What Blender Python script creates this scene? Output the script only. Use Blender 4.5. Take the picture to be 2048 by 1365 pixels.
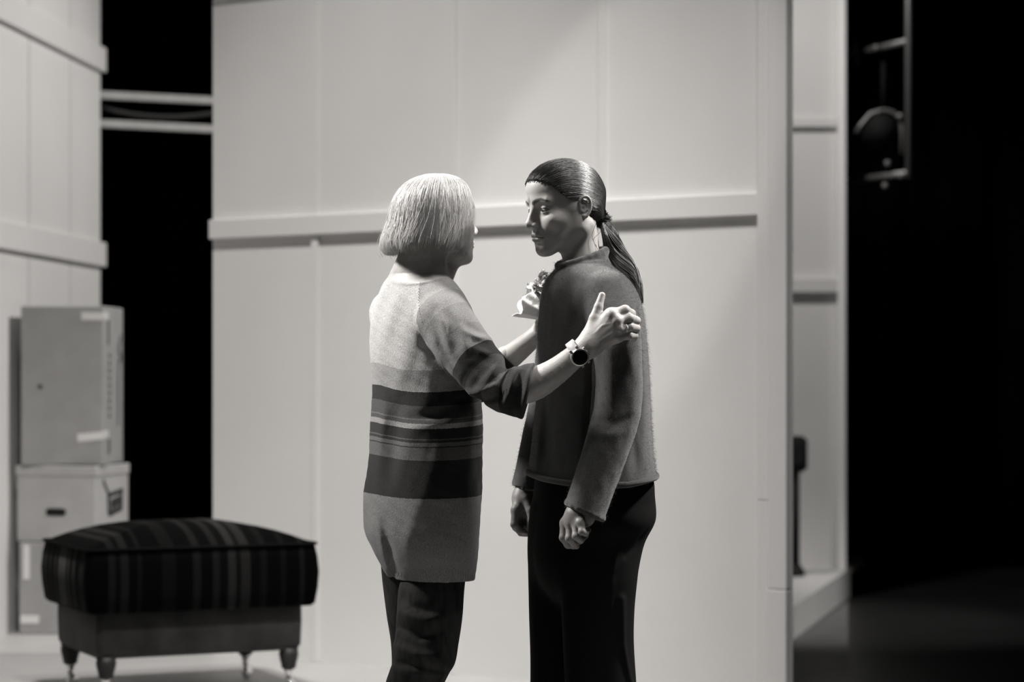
import bpy, math
import numpy as np
from mathutils import Vector, Matrix

# ------------------------------------------------------------------ clear
for o in list(bpy.data.objects):
    bpy.data.objects.remove(o)
scene = bpy.context.scene
COL = scene.collection
rng = np.random.default_rng(7)

# ------------------------------------------------------------------ camera
F = 85.0 / 36.0 * 2048.0          # focal length in pixels
HC = 1.2                          # lens height above the white stage floor
HY = 750.0                        # horizon row
Y0 = F / 830.0                    # distance of the two people
cam = bpy.data.cameras.new('camera'); cam_o = bpy.data.objects.new('camera', cam)
COL.objects.link(cam_o); scene.camera = cam_o
cam.lens = 85.0; cam.sensor_width = 36.0; cam.sensor_fit = 'HORIZONTAL'
cam.shift_y = (HY - 682.5) / 2048.0
cam_o.location = (0, 0, HC); cam_o.rotation_euler = (math.pi / 2, 0, 0)
cam.dof.use_dof = True; cam.dof.focus_distance = Y0 - 0.12; cam.dof.aperture_fstop = 3.0
cam.clip_end = 200

# ------------------------------------------------------------------ world, view
world = bpy.data.worlds.new('world'); scene.world = world; world.use_nodes = True
world.node_tree.nodes['Background'].inputs[0].default_value = (1.0, 0.96, 0.93, 1)
world.node_tree.nodes['Background'].inputs[1].default_value = 0.004
vs = scene.view_settings
vs.view_transform = 'Standard'; vs.look = 'None'; vs.gamma = 1.0; vs.use_curve_mapping = False
vs.exposure = 0.0

# ------------------------------------------------------------------ stage lamps, plus added fills (all above the frame)
def spot(name, loc, target, power, angle, blend, size, tint=(1.0, 0.97, 0.94)):
    l = bpy.data.lights.new(name, 'SPOT'); o = bpy.data.objects.new(name, l); COL.objects.link(o)
    l.energy = power; l.spot_size = math.radians(angle); l.spot_blend = blend
    l.shadow_soft_size = size; l.color = tint
    o.location = loc
    o.rotation_euler = (Vector(target) - Vector(loc)).to_track_quat('-Z', 'Y').to_euler()
    return o
spot('wall_wash_lamp', (0.35, 5.5, 7.0), (-0.12, 9.5, -1.2), 1600, 36, 1.0, 0.25)
spot('wall_wash_lamp', (-0.95, 6.8, 7.2), (-1.1, 10.4, -1.0), 1700, 40, 1.0, 0.25)
spot('wall_pool_lamp', (0.9, 5.2, 6.0), (0.42, 9.2, 1.90), 310, 13.5, 0.35, 0.05)
spot('left_wall_lamp', (1.9, 10.6, 4.9), (-2.3, 11.9, 1.1), 800, 62, 0.8, 0.25)
spot('key_lamp', (-3.4, 6.55, 4.2), (-0.15, 5.85, 1.60), 1950, 28, 1.0, 0.4)
spot('back_lamp', (3.3, 6.5, 4.5), (0.2, 5.85, 1.25), 1600, 34, 0.6, 0.2)
spot('top_lamp', (1.35, 4.7, 5.6), (0.05, 5.7, 1.4), 620, 32, 1.0, 0.5)
spot('front_fill', (0.6, 0.8, 4.6), (0.1, 5.8, 1.2), 25, 24, 1.0, 0.3)  # added weak fill to lift surfaces facing the camera
spot('rear_flat_lamp', (0.5, 12.2, 5.6), (1.8, 15.0, 1.6), 680, 60, 0.9, 0.2)
spot('side_fill', (5.0, 10.5, 4.5), (1.8, 13.4, 0.0), 1300, 27, 0.8, 0.2)  # added fill that brightens the platform edge and the floor beside it

# ------------------------------------------------------------------ helpers
def W(px, py, dy=0.0):
    """pixel of the photograph at dy metres behind the people's plane -> world point"""
    Y = Y0 + dy
    return np.array([(px - 1024.0) / F * Y, Y, HC - (py - HY) / F * Y])
def at(px, py, Y):
    return W(px, py, Y - Y0)

def props(o, label=None, cat=None, group=None, kind=None):
    if label: o['label'] = label
    if cat: o['category'] = cat
    if group: o['group'] = group
    if kind: o['kind'] = kind
    return o

def empty(name, loc=(0, 0, 0), rz=0.0):
    o = bpy.data.objects.new(name, None); COL.objects.link(o)
    o.location = loc; o.rotation_euler = (0, 0, rz); o.empty_display_size = 0.05
    return o

def link(name, me, m=None, parent=None, smooth=False, world_mesh=False):
    o = bpy.data.objects.new(name, me); COL.objects.link(o)
    if m is not None: me.materials.append(m)
    if smooth:
        me.polygons.foreach_set('use_smooth', np.ones(len(me.polygons), dtype=bool))
    if parent is not None:
        o.parent = parent
        if world_mesh:                       # vertices given in world space
            me.transform(Matrix.LocRotScale(parent.location, parent.rotation_euler, None).inverted())
    me.update()
    return o

def pydata(name, v, f):
    me = bpy.data.meshes.new(name); me.from_pydata([tuple(map(float, p)) for p in v], [], [tuple(map(int, q)) for q in f])
    me.update(); return me

class MB:
    """collects boxes, tubes, lathes and prisms into one mesh"""
    def __init__(s): s.v = []; s.f = []
    def add(s, v, f):
        b = len(s.v); s.v += [tuple(map(float, p)) for p in v]; s.f += [tuple(i + b for i in q) for q in f]; return s
    def box(s, c, d, rz=0.0, bev=0.0):
        c = np.array(c, float); hx, hy, hz = np.array(d, float) / 2
        if bev <= 0:
            v = [(sx * hx, sy * hy, sz * hz) for sz in (-1, 1) for sy in (-1, 1) for sx in (-1, 1)]
            f = [(0, 2, 3, 1), (4, 5, 7, 6), (0, 1, 5, 4), (2, 6, 7, 3), (0, 4, 6, 2), (1, 3, 7, 5)]
        else:
            bev = min(bev, hx * .9, hy * .9, hz * .9)
            def ring(ix, iy, z): return [(-hx + ix, -hy + iy + bev, z), (-hx + ix + bev, -hy + iy, z), (hx - ix - bev, -hy + iy, z), (hx - ix, -hy + iy + bev, z),
                                         (hx - ix, hy - iy - bev, z), (hx - ix - bev, hy - iy, z), (-hx + ix + bev, hy - iy, z), (-hx + ix, hy - iy - bev, z)]
            v = ring(bev, bev, -hz) + ring(0, 0, -hz + bev) + ring(0, 0, hz - bev) + ring(bev, bev, hz)
            f = [tuple(range(7, -1, -1)), tuple(range(24, 32))]
            for k in range(3):
                for i in range(8):
                    j = (i + 1) % 8; f.append((8 * k + i, 8 * k + j, 8 * k + 8 + j, 8 * k + 8 + i))
        cs, sn = math.cos(rz), math.sin(rz)
        v = [(c[0] + x * cs - y * sn, c[1] + x * sn + y * cs, c[2] + z) for x, y, z in v]
        return s.add(v, f)
    def prism(s, poly, z0, z1):
        n = len(poly); v = [(x, y, z0) for x, y in poly] + [(x, y, z1) for x, y in poly]
        f = [tuple(range(n - 1, -1, -1)), tuple(range(n, 2 * n))] + [(i, (i + 1) % n, n + (i + 1) % n, n + i) for i in range(n)]
        return s.add(v, f)
    def tube(s, pts, r, n=10, cap=True):
        pts = [Vector(p) for p in pts]; m = len(pts)
        rad = r if hasattr(r, '__len__') else [r] * m
        t0 = (pts[1] - pts[0]).normalized()
        up = Vector((0, 0, 1)) if abs(t0.z) < .9 else Vector((1, 0, 0))
        nrm = t0.cross(up).normalized(); v = []
        for i, p in enumerate(pts):
            t = (pts[min(i + 1, m - 1)] - pts[max(i - 1, 0)]).normalized()
            nrm = (nrm - t * nrm.dot(t)).normalized(); b = t.cross(nrm)
            for k in range(n):
                a = 2 * math.pi * k / n
                v.append(p + (nrm * math.cos(a) + b * math.sin(a)) * rad[i])
        f = [(i * n + k, i * n + (k + 1) % n, (i + 1) * n + (k + 1) % n, (i + 1) * n + k) for i in range(m - 1) for k in range(n)]
        if cap: f += [tuple(range(n - 1, -1, -1)), tuple(range((m - 1) * n, m * n))]
        return s.add(v, f)
    def lathe(s, c, prof, n=20):
        """prof: list of (radius, z) from bottom to top"""
        v = []; m = len(prof)
        for r, z in prof:
            for k in range(n):
                a = 2 * math.pi * k / n; v.append((c[0] + r * math.cos(a), c[1] + r * math.sin(a), c[2] + z))
        f = [(i * n + k, i * n + (k + 1) % n, (i + 1) * n + (k + 1) % n, (i + 1) * n + k) for i in range(m - 1) for k in range(n)]
        f += [tuple(range(n - 1, -1, -1)), tuple(range((m - 1) * n, m * n))]
        return s.add(v, f)
    def build(s, name, m, parent=None, smooth=False, world_mesh=False):
        return link(name, pydata(name, s.v, s.f), m, parent, smooth, world_mesh)

def T(v, k=1.0):
    return (v, v * (1 - .012 * k), v * (1 - .025 * k), 1)

def new_mat(name):
    m = bpy.data.materials.new(name); m.use_nodes = True
    nt = m.node_tree; return m, nt, nt.nodes['Principled BSDF']

def nd(nt, typ, **kw):
    n = nt.nodes.new(typ)
    for k, v in kw.items():
        if k in n.inputs: n.inputs[k].default_value = v
        else: setattr(n, k, v)
    return n

def mat(name, v, rough=.6, metal=0.0, var=0.0, scale=20.0, bump=0.0, bscale=200.0, stretch=(1, 1, 1), spec=.5, sheen=0.0, k=1.0):
    m, nt, b = new_mat(name)
    b.inputs['Roughness'].default_value = rough; b.inputs['Metallic'].default_value = metal
    b.inputs['Specular IOR Level'].default_value = spec
    b.inputs['Base Color'].default_value = T(v, k)
    if sheen: b.inputs['Sheen Weight'].default_value = sheen; b.inputs['Sheen Roughness'].default_value = .5
    tc = nd(nt, 'ShaderNodeTexCoord'); mp = nd(nt, 'ShaderNodeMapping'); mp.inputs['Scale'].default_value = stretch
    nt.links.new(tc.outputs['Object'], mp.inputs['Vector'])
    if var:
        n = nd(nt, 'ShaderNodeTexNoise', Scale=scale, Detail=5.0); r = nd(nt, 'ShaderNodeValToRGB')
        r.color_ramp.elements[0].position = .3; r.color_ramp.elements[1].position = .7
        r.color_ramp.elements[0].color = T(v * (1 - var), k); r.color_ramp.elements[1].color = T(v * (1 + var), k)
        nt.links.new(mp.outputs[0], n.inputs['Vector']); nt.links.new(n.outputs['Fac'], r.inputs[0]); nt.links.new(r.outputs[0], b.inputs['Base Color'])
    if bump:
        n = nd(nt, 'ShaderNodeTexNoise', Scale=bscale, Detail=3.0); bp = nd(nt, 'ShaderNodeBump', Strength=bump, Distance=.004)
        nt.links.new(mp.outputs[0], n.inputs['Vector']); nt.links.new(n.outputs['Fac'], bp.inputs['Height']); nt.links.new(bp.outputs[0], b.inputs['Normal'])
    return m

M_wall = mat('painted_flat', .74, .55, var=.03, scale=1.5, bump=.05, bscale=60)
M_wall2 = mat('painted_flat_grey', .55, .6, var=.04, scale=1.5)
M_floor = mat('white_stage_floor', .42, .5, var=.06, scale=2.2)
M_black = mat('black_drape', .004, .95, spec=.05)
M_blackfloor = mat('black_floor', .005, .45, var=.4, scale=3)
M_floor_sheet = mat('grey_floor_sheet', .09, .6, var=.15, scale=5)
M_lath = mat('pale_lath', .42, .6, var=.1, scale=8)
M_card = mat('cardboard', .36, .8, var=.06, scale=9, bump=.05)
M_card2 = mat('cardboard_light', .46, .8, var=.06, scale=9, bump=.05)
M_tape = mat('white_tape', .8, .35)
M_ink = mat('dark_print', .035, .7)
M_hole = mat('dark_hole', .004, .9)
M_steel = mat('dull_steel', .2, .5, metal=.7)
M_chrome = mat('chrome', .75, .12, metal=1.0)
M_darkwood = mat('dark_turned_wood', .014, .6, var=.3, scale=14)
M_blackmetal = mat('black_metal', .006, .8, spec=.2)
M_lampglass = mat('lamp_lens', .5, .1)

# ================================================================== STRUCTURE
theatre = MB().box((0, 9.0, -.23), (18, 20, .1)).build('floor', M_blackfloor)
props(theatre, 'black theatre floor around the raised white stage', 'floor', kind='structure')
strip = MB().box((0, 0, 0), (1.2, 6.0, .006)).build('added_floor_sheet', M_floor_sheet)  # added sheet that supplies the greyer floor area beside the platform
strip.location = (1.064, 12.0, -.177); strip.rotation_euler = (0, 0, -.1373)
props(strip, 'dark grey sheet added for the greyer floor beside the white platform edge', 'floor patch')
# raised white stage floor (its right edge is stepped behind the main flat)
poly = [(-7, 2.6), (1.034, 2.6), (1.034, 10.9), (2.10, 15.0), (2.3, 15.8), (-7, 15.8)]
stage = MB().prism(poly, -.035, 0.0).build('stage_platform', M_floor)
props(stage, 'white raised stage floor with a pale step edge', 'platform', kind='structure')
for a, b_ in ((1, 2), (2, 3), (0, 1)):
    p, q = np.array(poly[a]), np.array(poly[b_]); d = q - p; L = np.linalg.norm(d); d /= L; nrm = np.array([d[1], -d[0]])
    c = (p + q) / 2 - nrm * .012
    MB().box((c[0], c[1], -.107), (L, .022, .145), math.atan2(d[1], d[0])).build('fascia', M_floor, stage)

# black drape at the very back, hung in folds
def drape(name, x0, x1, y, z0, z1, label):
    n = int((x1 - x0) / .045); v = []; f = []
    for i in range(n + 1):
        x = x0 + (x1 - x0) * i / n
        off = .09 * math.sin(x * 13) + .05 * math.sin(x * 29 + 1.3)
        v += [(x, y + off, z0), (x, y + off * .6, z1), ]
    for i in range(n): f.append((2 * i, 2 * i + 2, 2 * i + 3, 2 * i + 1))
    o = link(name, pydata(name, v, f), M_black, smooth=True)
    md = o.modifiers.new('thick', 'SOLIDIFY'); md.thickness = .01
    return props(o, label, 'curtain', kind='structure')
drape('wall_back', -8.5, 8.5, 17.4, -.18, 7.0, 'black drape hanging behind the whole set')

class Flat:
    """a scenery flat: root board in its own frame, x along the wall, -y towards the audience"""
    def __init__(s, name, p, q, h, label, m, thick=.03, z0=0.0):
        p = np.array(p, float); q = np.array(q, float); s.p = p; s.L = np.linalg.norm(q - p); s.m = m; s.h = h
        s.ang = math.atan2(q[1] - p[1], q[0] - p[0])
        s.root = MB().box((s.L / 2, .012 + thick / 2, h / 2), (s.L, thick, h)).build(name, m)
        s.root.location = (p[0], p[1], z0); s.root.rotation_euler = (0, 0, s.ang)
        props(s.root, label, 'wall', kind='structure')
    def u(s, px):
        """distance along the wall that the photo shows at column px"""
        t = (px - 1024.0) / F; d = np.array([math.cos(s.ang), math.sin(s.ang)])
        return (t * s.p[1] - s.p[0]) / (d[0] - t * d[1])
    def piece(s, name, u0, u1, z0, z1, y0, y1, bev=0.0, m=None):
        return MB().box(((u0 + u1) / 2, (y0 + y1) / 2, (z0 + z1) / 2), (u1 - u0, abs(y1 - y0), z1 - z0), 0, bev).build(name, m or s.m, s.root)

# main flat, turned 36 degrees
YA, YB = 10.45, 8.80
A_ = at(425, 750, YA)[:2]; B_ = at(1580, 750, YB)[:2]
wc = Flat('wall_center', A_, B_, 3.7, 'tall white panelled scenery flat behind the two people', M_wall, .010)
ub = [wc.u(632), wc.u(908), wc.u(1206), wc.u(1520)]
bw = .036
RZ0, RZ1 = 1.785, 1.868
edges = [0.0] + ub
for i in range(4):
    u0 = edges[i] + .002; u1 = edges[i + 1] - .002
    for z0, z1 in ((0.0, RZ0 + .04), (RZ0 + .042, 2.87), (2.872, 3.7)):
        wc.piece('panel', u0, u1, z0, z1, 0.0, .0119)
for i, u in enumerate(ub[:3]):
    for z0, z1 in ((0.0, RZ0), (RZ1, 2.83), (2.915, 3.7)):
        wc.piece('batten', u - bw / 2, u + bw / 2, z0, z1, -.012, -.0002, .002)
wc.piece('rail', 0.0, ub[3], RZ0, RZ1, -.026, -.0002, .003)
wc.piece('rail', 0.0, ub[3], 2.83, 2.915, -.026, -.0002, .003)
wc.piece('post', ub[3], wc.u(1543) - .002, .742, 3.7, -.022, .0119, .002); wc.piece('post', ub[3], wc.u(1543) - .002, 0.0, .740, -.021, .0119, .002)
wc.piece('post', wc.u(1543) + .002, wc.L, .419, 3.7, -.030, .0119, .003)
wc.piece('post_foot', wc.u(1541), wc.L, 0.0, .416, -.032, .0119, .003)

# left flat, nearly edge on
A_ = at(-260, 750, 9.55)[:2]; P0 = at(0, 750, 11.1)[:2]; P1 = at(196, 750, 12.9)[:2]
dirl = (P1 - P0) / np.linalg.norm(P1 - P0)
wl = Flat('wall_left', P0 - dirl * 3.0, P1, 4.4, 'white panelled scenery flat receding at the left edge', M_wall)
ul = [0.0, wl.u(52) - 1.2, wl.u(52), wl.u(135), wl.L]
for i in range(4):
    for z0, z1 in ((0.0, 1.80), (1.803, 2.86), (2.863, 4.4)):
        wl.piece('panel', ul[i] + .006, ul[i + 1] - .006, z0, z1, -.014, .0119)
wl.piece('rail', 0.0, wl.L + .02, 1.775, 1.905, -.042, -.0142, .004)
wl.piece('rail', 0.0, wl.L + .02, 2.815, 2.945, -.042, -.0142, .004)

# far right flat on the platform
YR = 14.9
A_ = at(1400, 750, YR)[:2]; B_ = at(1690, 750, YR)[:2]
wr = Flat('wall_right', A_, B_, 3.9, 'grey-white scenery flat standing far back on the platform', M_wall2)
zz = lambda py: HC - (py - HY) / F * YR
for z0, z1 in ((0.0, zz(575)), (zz(575) + .003, zz(252)), (zz(252) + .003, 3.9)):
    wr.piece('panel', .002, wr.u(1673), z0, z1, 0.0, .0119)
wr.piece('rail', 0.0, wr.u(1675), zz(586), zz(557), -.05, -.0002, .004)
wr.piece('rail', 0.0, wr.u(1673), zz(256), zz(236), -.03, -.0002, .004)
wr.piece('post', wr.u(1674), wr.L, 0.0, 3.9, -.06, .0119, .006, M_wall)

# two pale laths bridging the dark gap
def lath(pya0, pyb0, th, label):
    a = at(197.5, pya0, 12.93); b = at(480, pyb0, 13.25)
    d = b - a; c = (a + b) / 2
    o = MB().box((0, 0, 0), (np.linalg.norm(d), .03, th), 0, .002).build('wooden_lath', M_lath)
    o.location = c; o.rotation_euler = (0, -math.asin(d[2] / np.linalg.norm(d)), math.atan2(d[1], d[0]))
    return props(o, label, 'lath', 'laths bridging the dark gap')
lath(190, 204, .041, 'upper of two pale horizontal laths across dark gap between flats')
lath(247, 261, .041, 'lower of two pale horizontal laths across dark gap between flats')
cb = MB().tube([at(198.5 + 31 * i, 214 + 20 * math.sin(math.pi * i / 9) ** .8, 12.975 + .03 * i) for i in range(10)], .013, 8).build('cable_bundle', mat('dark_cable', .03, .7), smooth=True)
props(cb, 'dark cable bundle drooping between the two pale laths', 'cable')

# ================================================================== BOXES
def cardboard(loc, w, d, h, label, m, lid=True):
    t = empty('cardboard_box', loc); props(t, label, 'box', 'moving boxes stacked by the left flat')
    MB().box((0, 0, h / 2), (w, d, h - .002), 0, .004).build('body', m, t)
    return t
YBX = 11.16
bx0 = at(40, 1270, YBX)[0]; sc = F / YBX
def bxw(px): return (px - 1024) / sc
def bzz(py): return HC - (py - HY) / sc
zA, zB, zC = bzz(1086), bzz(932), bzz(612)
xa, xb = bxw(38), bxw(198)
b3 = cardboard(((xa + xb) / 2, YBX + .20, 0), xb - xa, .40, zA, 'cardboard box with tape strips at the bottom of the stack', M_card)
MB().box((xa + .035 - (xa + xb) / 2, -.2015, zA - .09), (.03, .002, .16)).build('tape', M_tape, b3)
MB().box((xa + .05 - (xa + xb) / 2, -.2015, .07), (.085, .002, .038)).build('tape', M_tape, b3)
xa, xb = bxw(28), bxw(28) + .39
th_ = math.radians(-13); fl = np.array([bxw(29), YBX + .05]); c2_ = fl + np.array([.195 * math.cos(th_) - .20 * math.sin(th_), .195 * math.sin(th_) + .20 * math.cos(th_)])
b2 = cardboard((c2_[0], c2_[1], zA), .39, .40, zB - zA, 'cardboard box with oval hand hole and printed chair picture, mid stack', M_card2)
b2.rotation_euler = (0, 0, th_); hb = zB - zA; wb = .39
MB().box((0, 0, hb - .025), (wb + .010, .410, .048), 0, .004).build('lid', M_card2, b2)
# hand hole (rounded slot)
v = []; n = 10
for sx in (1, -1):
    for k in range(n + 1):
        a = -math.pi / 2 + math.pi * k / n
        v.append((sx * (.033 + .017 * math.cos(a)), -.2012, .017 * math.sin(a) * sx))
me = pydata('handle_hole', [(x, y + dy_, z) for dy_ in (0, -.001) for x, y, z in v], [tuple(range(2 * n + 1, -1, -1)), tuple(range(2 * n + 2, 4 * n + 4))])
ho = link('handle_hole', me, M_hole, b2); ho.location = (.0, -.0012, bzz(1025) - zA)
# pictogram of a chair on the side face
def sideprint(parent, X, quads, name='print'):
    mb = MB()
    for (y0, z0, y1, z1, th) in quads:
        d = np.array([y1 - y0, z1 - z0]); L = np.linalg.norm(d); nn = np.array([-d[1], d[0]]) / L * th / 2
        c = [(y0 + nn[0], z0 + nn[1]), (y0 - nn[0], z0 - nn[1]), (y1 - nn[0], z1 - nn[1]), (y1 + nn[0], z1 + nn[1])]
        mb.add([(X, y, z) for y, z in c] + [(X + .0012, y, z) for y, z in c], [(3, 2, 1, 0), (4, 5, 6, 7), (0, 1, 5, 4), (1, 2, 6, 5), (2, 3, 7, 6), (3, 0, 4, 7)])
    return mb.build(name, M_ink, parent)
z_ = hb - .20
sideprint(b2, wb / 2 + .0005, [(-.11, z_ + .13, -.03, z_ + .045, .02), (-.06, z_ + .055, .13, z_ + .075, .022), (-.05, z_ + .05, -.04, z_ - .035, .03), (.11, z_ + .07, .11, z_ - .01, .03),
                               (-.04, z_ - .03, .12, z_ - .008, .026), (-.02, z_ + .012, .10, z_ + .030, .045)])
xa, xb = bxw(45), bxw(212)
b1 = cardboard(((xa + xb) / 2, YBX + .215, zB), xb - xa, .41, zC - zB, 'tall cardboard box with two tape strips on top of stack', M_card)
w1 = xb - xa; h1 = zC - zB; yf = -.205; b1.rotation_euler = (0, 0, math.radians(-3.5))
def ftape(px0, px1, py, tilt):
    x0, x1 = bxw(px0) - (xa + xb) / 2, bxw(px1) - (xa + xb) / 2
    o = MB().box((0, 0, 0), (x1 - x0, .002, .036)).build('tape', M_tape, b1); o.location = ((x0 + x1) / 2, yf - .001, bzz(py) - zB); o.rotation_euler = (0, -tilt, 0)
ftape(168, 213, 633, -.02); ftape(160, 213, 874, .10)
for zt in (bzz(632) - zB, bzz(870) - zB):
    MB().box((w1 / 2 + .001, yf + .05, zt), (.002, .10, .036)).build('tape', M_tape, b1)
sideprint(b1, w1 / 2 + .0005, [(.16, h1 - .135, .10, h1 - .20, .02), (.10, h1 - .20, .17, h1 - .235, .02), (.17, h1 - .235, .11, h1 - .265, .02), (.11, h1 - .265, .10, .18, .022)], 'arrow_print')
sideprint(b1, w1 / 2 + .0005, [(-.10, h1 - .06, -.10, h1 - .18, .025)]); sideprint(b1, w1 / 2 + .0005, [(-.09, .12, -.09, .05, .03)])
for i in range(9): sideprint(b1, w1 / 2 + .0005, [(-.08, h1 - .22 - .035 * i, -.08, h1 - .24 - .035 * i, .03)], 'letter')
o = MB().lathe((0, 0, 0), [(.011, 0), (.011, .001)], 12).build('mark', M_ink, b1); o.rotation_euler = (math.pi / 2, 0, 0); o.location = (bxw(84) - (xa + xb) / 2, yf - .0005, bzz(774) - zB)

# ================================================================== OTTOMAN
ang = math.atan2(.30, .638)
ex = np.array([math.cos(ang), math.sin(ang)]); ey = np.array([-ex[1], ex[0]])
L1 = np.array([-1.4776, 8.80]); oc = L1 + ex * .352 + ey * .25
ott = empty('footstool', (oc[0], oc[1], 0), ang)
props(ott, 'dark striped upholstered footstool on turned wooden legs with castors', 'footstool')
def stripes_mat():
    m, nt, b = new_mat('striped_velvet'); b.inputs['Roughness'].default_value = .85; b.inputs['Specular IOR Level'].default_value = .05
    tc = nd(nt, 'ShaderNodeTexCoord'); sp = nd(nt, 'ShaderNodeSeparateXYZ'); mr = nd(nt, 'ShaderNodeMapRange')
    nt.links.new(tc.outputs['Object'], sp.inputs[0])
    ab = nd(nt, 'ShaderNodeMath', operation='ABSOLUTE'); nt.links.new(sp.outputs[0], ab.inputs[0]); gt = nd(nt, 'ShaderNodeMath', operation='GREATER_THAN'); nt.links.new(ab.outputs[0], gt.inputs[0]); gt.inputs[1].default_value = .4335
    ya = nd(nt, 'ShaderNodeMath', operation='MULTIPLY_ADD'); nt.links.new(sp.outputs[1], ya.inputs[0]); ya.inputs[1].default_value = 1.0; ya.inputs[2].default_value = .12
    mf = nd(nt, 'ShaderNodeMix'); nt.links.new(gt.outputs[0], mf.inputs[0]); nt.links.new(sp.outputs[0], mf.inputs[2]); nt.links.new(ya.outputs[0], mf.inputs[3]); nt.links.new(mf.outputs[0], mr.inputs[0])
    mr.inputs[1].default_value = -.42; mr.inputs[2].default_value = .42
    r = nd(nt, 'ShaderNodeValToRGB'); r.color_ramp.interpolation = 'CONSTANT'; el = r.color_ramp.elements
    st = [(0, .012), (.06, .05), (.09, .02), (.115, .06), (.15, .015), (.19, .035), (.21, .012), (.30, .03), (.36, .014), (.44, .05), (.475, .015), (.53, .055), (.56, .02), (.60, .10), (.635, .03), (.66, .085), (.70, .018), (.75, .035), (.78, .014), (.84, .03), (.87, .013), (.93, .045), (.955, .014)]
    st = [(p_, max(a_ - .011, .003) * .17) for p_, a_ in st]
    el[0].position = 0; el[0].color = T(st[0][1]); el[1].position = st[1][0]; el[1].color = T(st[1][1])
    for p, v_ in st[2:]: e = el.new(p); e.color = T(v_)
    nt.links.new(mr.outputs[0], r.inputs[0]); nt.links.new(r.outputs[0], b.inputs['Base Color'])
    # velvet pile: the sheen carries the stripe colours too
    sm = nd(nt, 'ShaderNodeMix', data_type='RGBA'); sm.blend_type = 'MULTIPLY'; sm.inputs[0].default_value = 1; nt.links.new(r.outputs[0], sm.inputs[6]); sm.inputs[7].default_value = (22, 22, 22, 1)
    nt.links.new(sm.outputs[2], b.inputs['Sheen Tint']); b.inputs['Sheen Weight'].default_value = .6; b.inputs['Sheen Roughness'].default_value = .35
    n = nd(nt, 'ShaderNodeTexNoise', Scale=300.0); bp = nd(nt, 'ShaderNodeBump', Strength=.1, Distance=.002)
    nt.links.new(tc.outputs['Object'], n.inputs['Vector']); nt.links.new(n.outputs['Fac'], bp.inputs['Height']); nt.links.new(bp.outputs[0], b.inputs['Normal'])
    return m
M_stripe = stripes_mat()
M_suede = mat('dark_suede', .042, .9, var=.35, scale=9, sheen=.1, spec=.1)
def rrect(hx, hy, r, n=6):
    out = []
    for cx, cy, a0 in ((hx - r, hy - r, 0), (-hx + r, hy - r, 90), (-hx + r, -hy + r, 180), (hx - r, -hy + r, 270)):
        for k in range(n + 1):
            a = math.radians(a0 + 90 * k / n); out.append((cx + r * math.cos(a), cy + r * math.sin(a)))
    return out
def loft_rings(rings, name, m, parent, smooth=True):
    n = len(rings[0]); v = [p for r in rings for p in r]
    f = [(i * n + k, i * n + (k + 1) % n, (i + 1) * n + (k + 1) % n, (i + 1) * n + k) for i in range(len(rings) - 1) for k in range(n)]
    f += [tuple(range(n - 1, -1, -1)), tuple(range((len(rings) - 1) * n, len(rings) * n))]
    return link(name, pydata(name, v, f), m, parent, smooth)
HX, HYO = .395, .285
bz0, bz1 = .165, .385
rg = []
for z, ins in ((bz0 + .004, .02), (bz0, .012), (bz0 + .02, .001), ((bz0 + bz1) / 2, -.002), (bz1, .0)):
    rg.append([(x, y, z - .006 * math.cos(x * 5) * (z < bz0 + .03)) for x, y in rrect(HX - ins, HYO - ins, .022)])
loft_rings(rg, 'base', M_suede, ott)
# cushion: boxed border, piping, domed top
cx_, cy_ = HX + .045, HYO + .045; zt = .565
rg = []
for z, ins in ((.338, .03), (.334, .012), (.345, .002), (.40, -.006), (.46, -.010), (.52, -.005), (zt, .004)):
    rg.append([(x, y, z) for x, y in rrect(cx_ - ins, cy_ - ins, .03)])
for s_ in (.93, .84, .72, .58, .42, .25, .1):
    hgt = .085 * (1 - s_ ** 2.6)
    rg.append([(x * s_, y * s_, zt + hgt) for x, y in rrect(cx_ - .004, cy_ - .004, .03)])
cu = loft_rings(rg, 'cushion', M_stripe, ott)
for zz_, ins in ((zt + .002, -.002),):
    pts = [(x, y, zz_) for x, y in rrect(cx_ - ins, cy_ - ins, .03)]; pts = pts + pts[:2]
    MB().tube(pts, .0055, 6, False).build('piping', mat('black_piping', .004, .9, spec=.1), cu, True)
for sx in (-1, 1):
    for sy in (-1, 1):
        lg = MB().lathe((sx * .352, sy * .25, 0), [(.020, .092), (.024, .095), (.030, .102), (.026, .106), (.031, .112), (.028, .116), (.034, .123), (.031, .127), (.037, .136), (.034, .140), (.039, .150), (.035, .155), (.036, .172)], 20).build('leg', M_darkwood, ott, True)
        MB().lathe((sx * .352, sy * .25, 0), [(.010, .05), (.013, .052), (.014, .058), (.011, .062), (.0125, .075), (.017, .086), (.020, .0925)], 16).build('castor_stem', M_chrome, lg, True)
        w_ = MB().lathe((0, 0, 0), [(.012, -.012), (.024, -.011), (.0265, -.006), (.0265, .006), (.024, .011), (.012, .012)], 20).build('castor_wheel', M_chrome, lg, True)
        w_.location = (sx * .352 + .008, sy * .25, .0266); w_.rotation_euler = (math.pi / 2, 0, .6)

# ================================================================== things in the dark, right
# black stand on the platform, half behind the main flat
st = empty('pole_stand', tuple(at(1588, 1150, 14.4) * np.array([1, 1, 0]))); props(st, 'black pole stand with blocky head beside the far right flat', 'stand')
MB().lathe((0, 0, 0), [(.060, 0), (.066, .01), (.064, .03), (.050, .05), (.036, .075)], 24).build('base', M_blackmetal, st, True)
MB().tube([(0, 0, .06), (0, 0, .63)], .034, 14).build('pole', M_blackmetal, st, True)
MB().box((0, 0, .728), (.150, .13, .215), 0, .025).build('head', M_blackmetal, st, True)
MB().box((.0, -.07, .728), (.10, .012, .13), 0, .005).build('head_grille', M_blackmetal, st)

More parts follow.
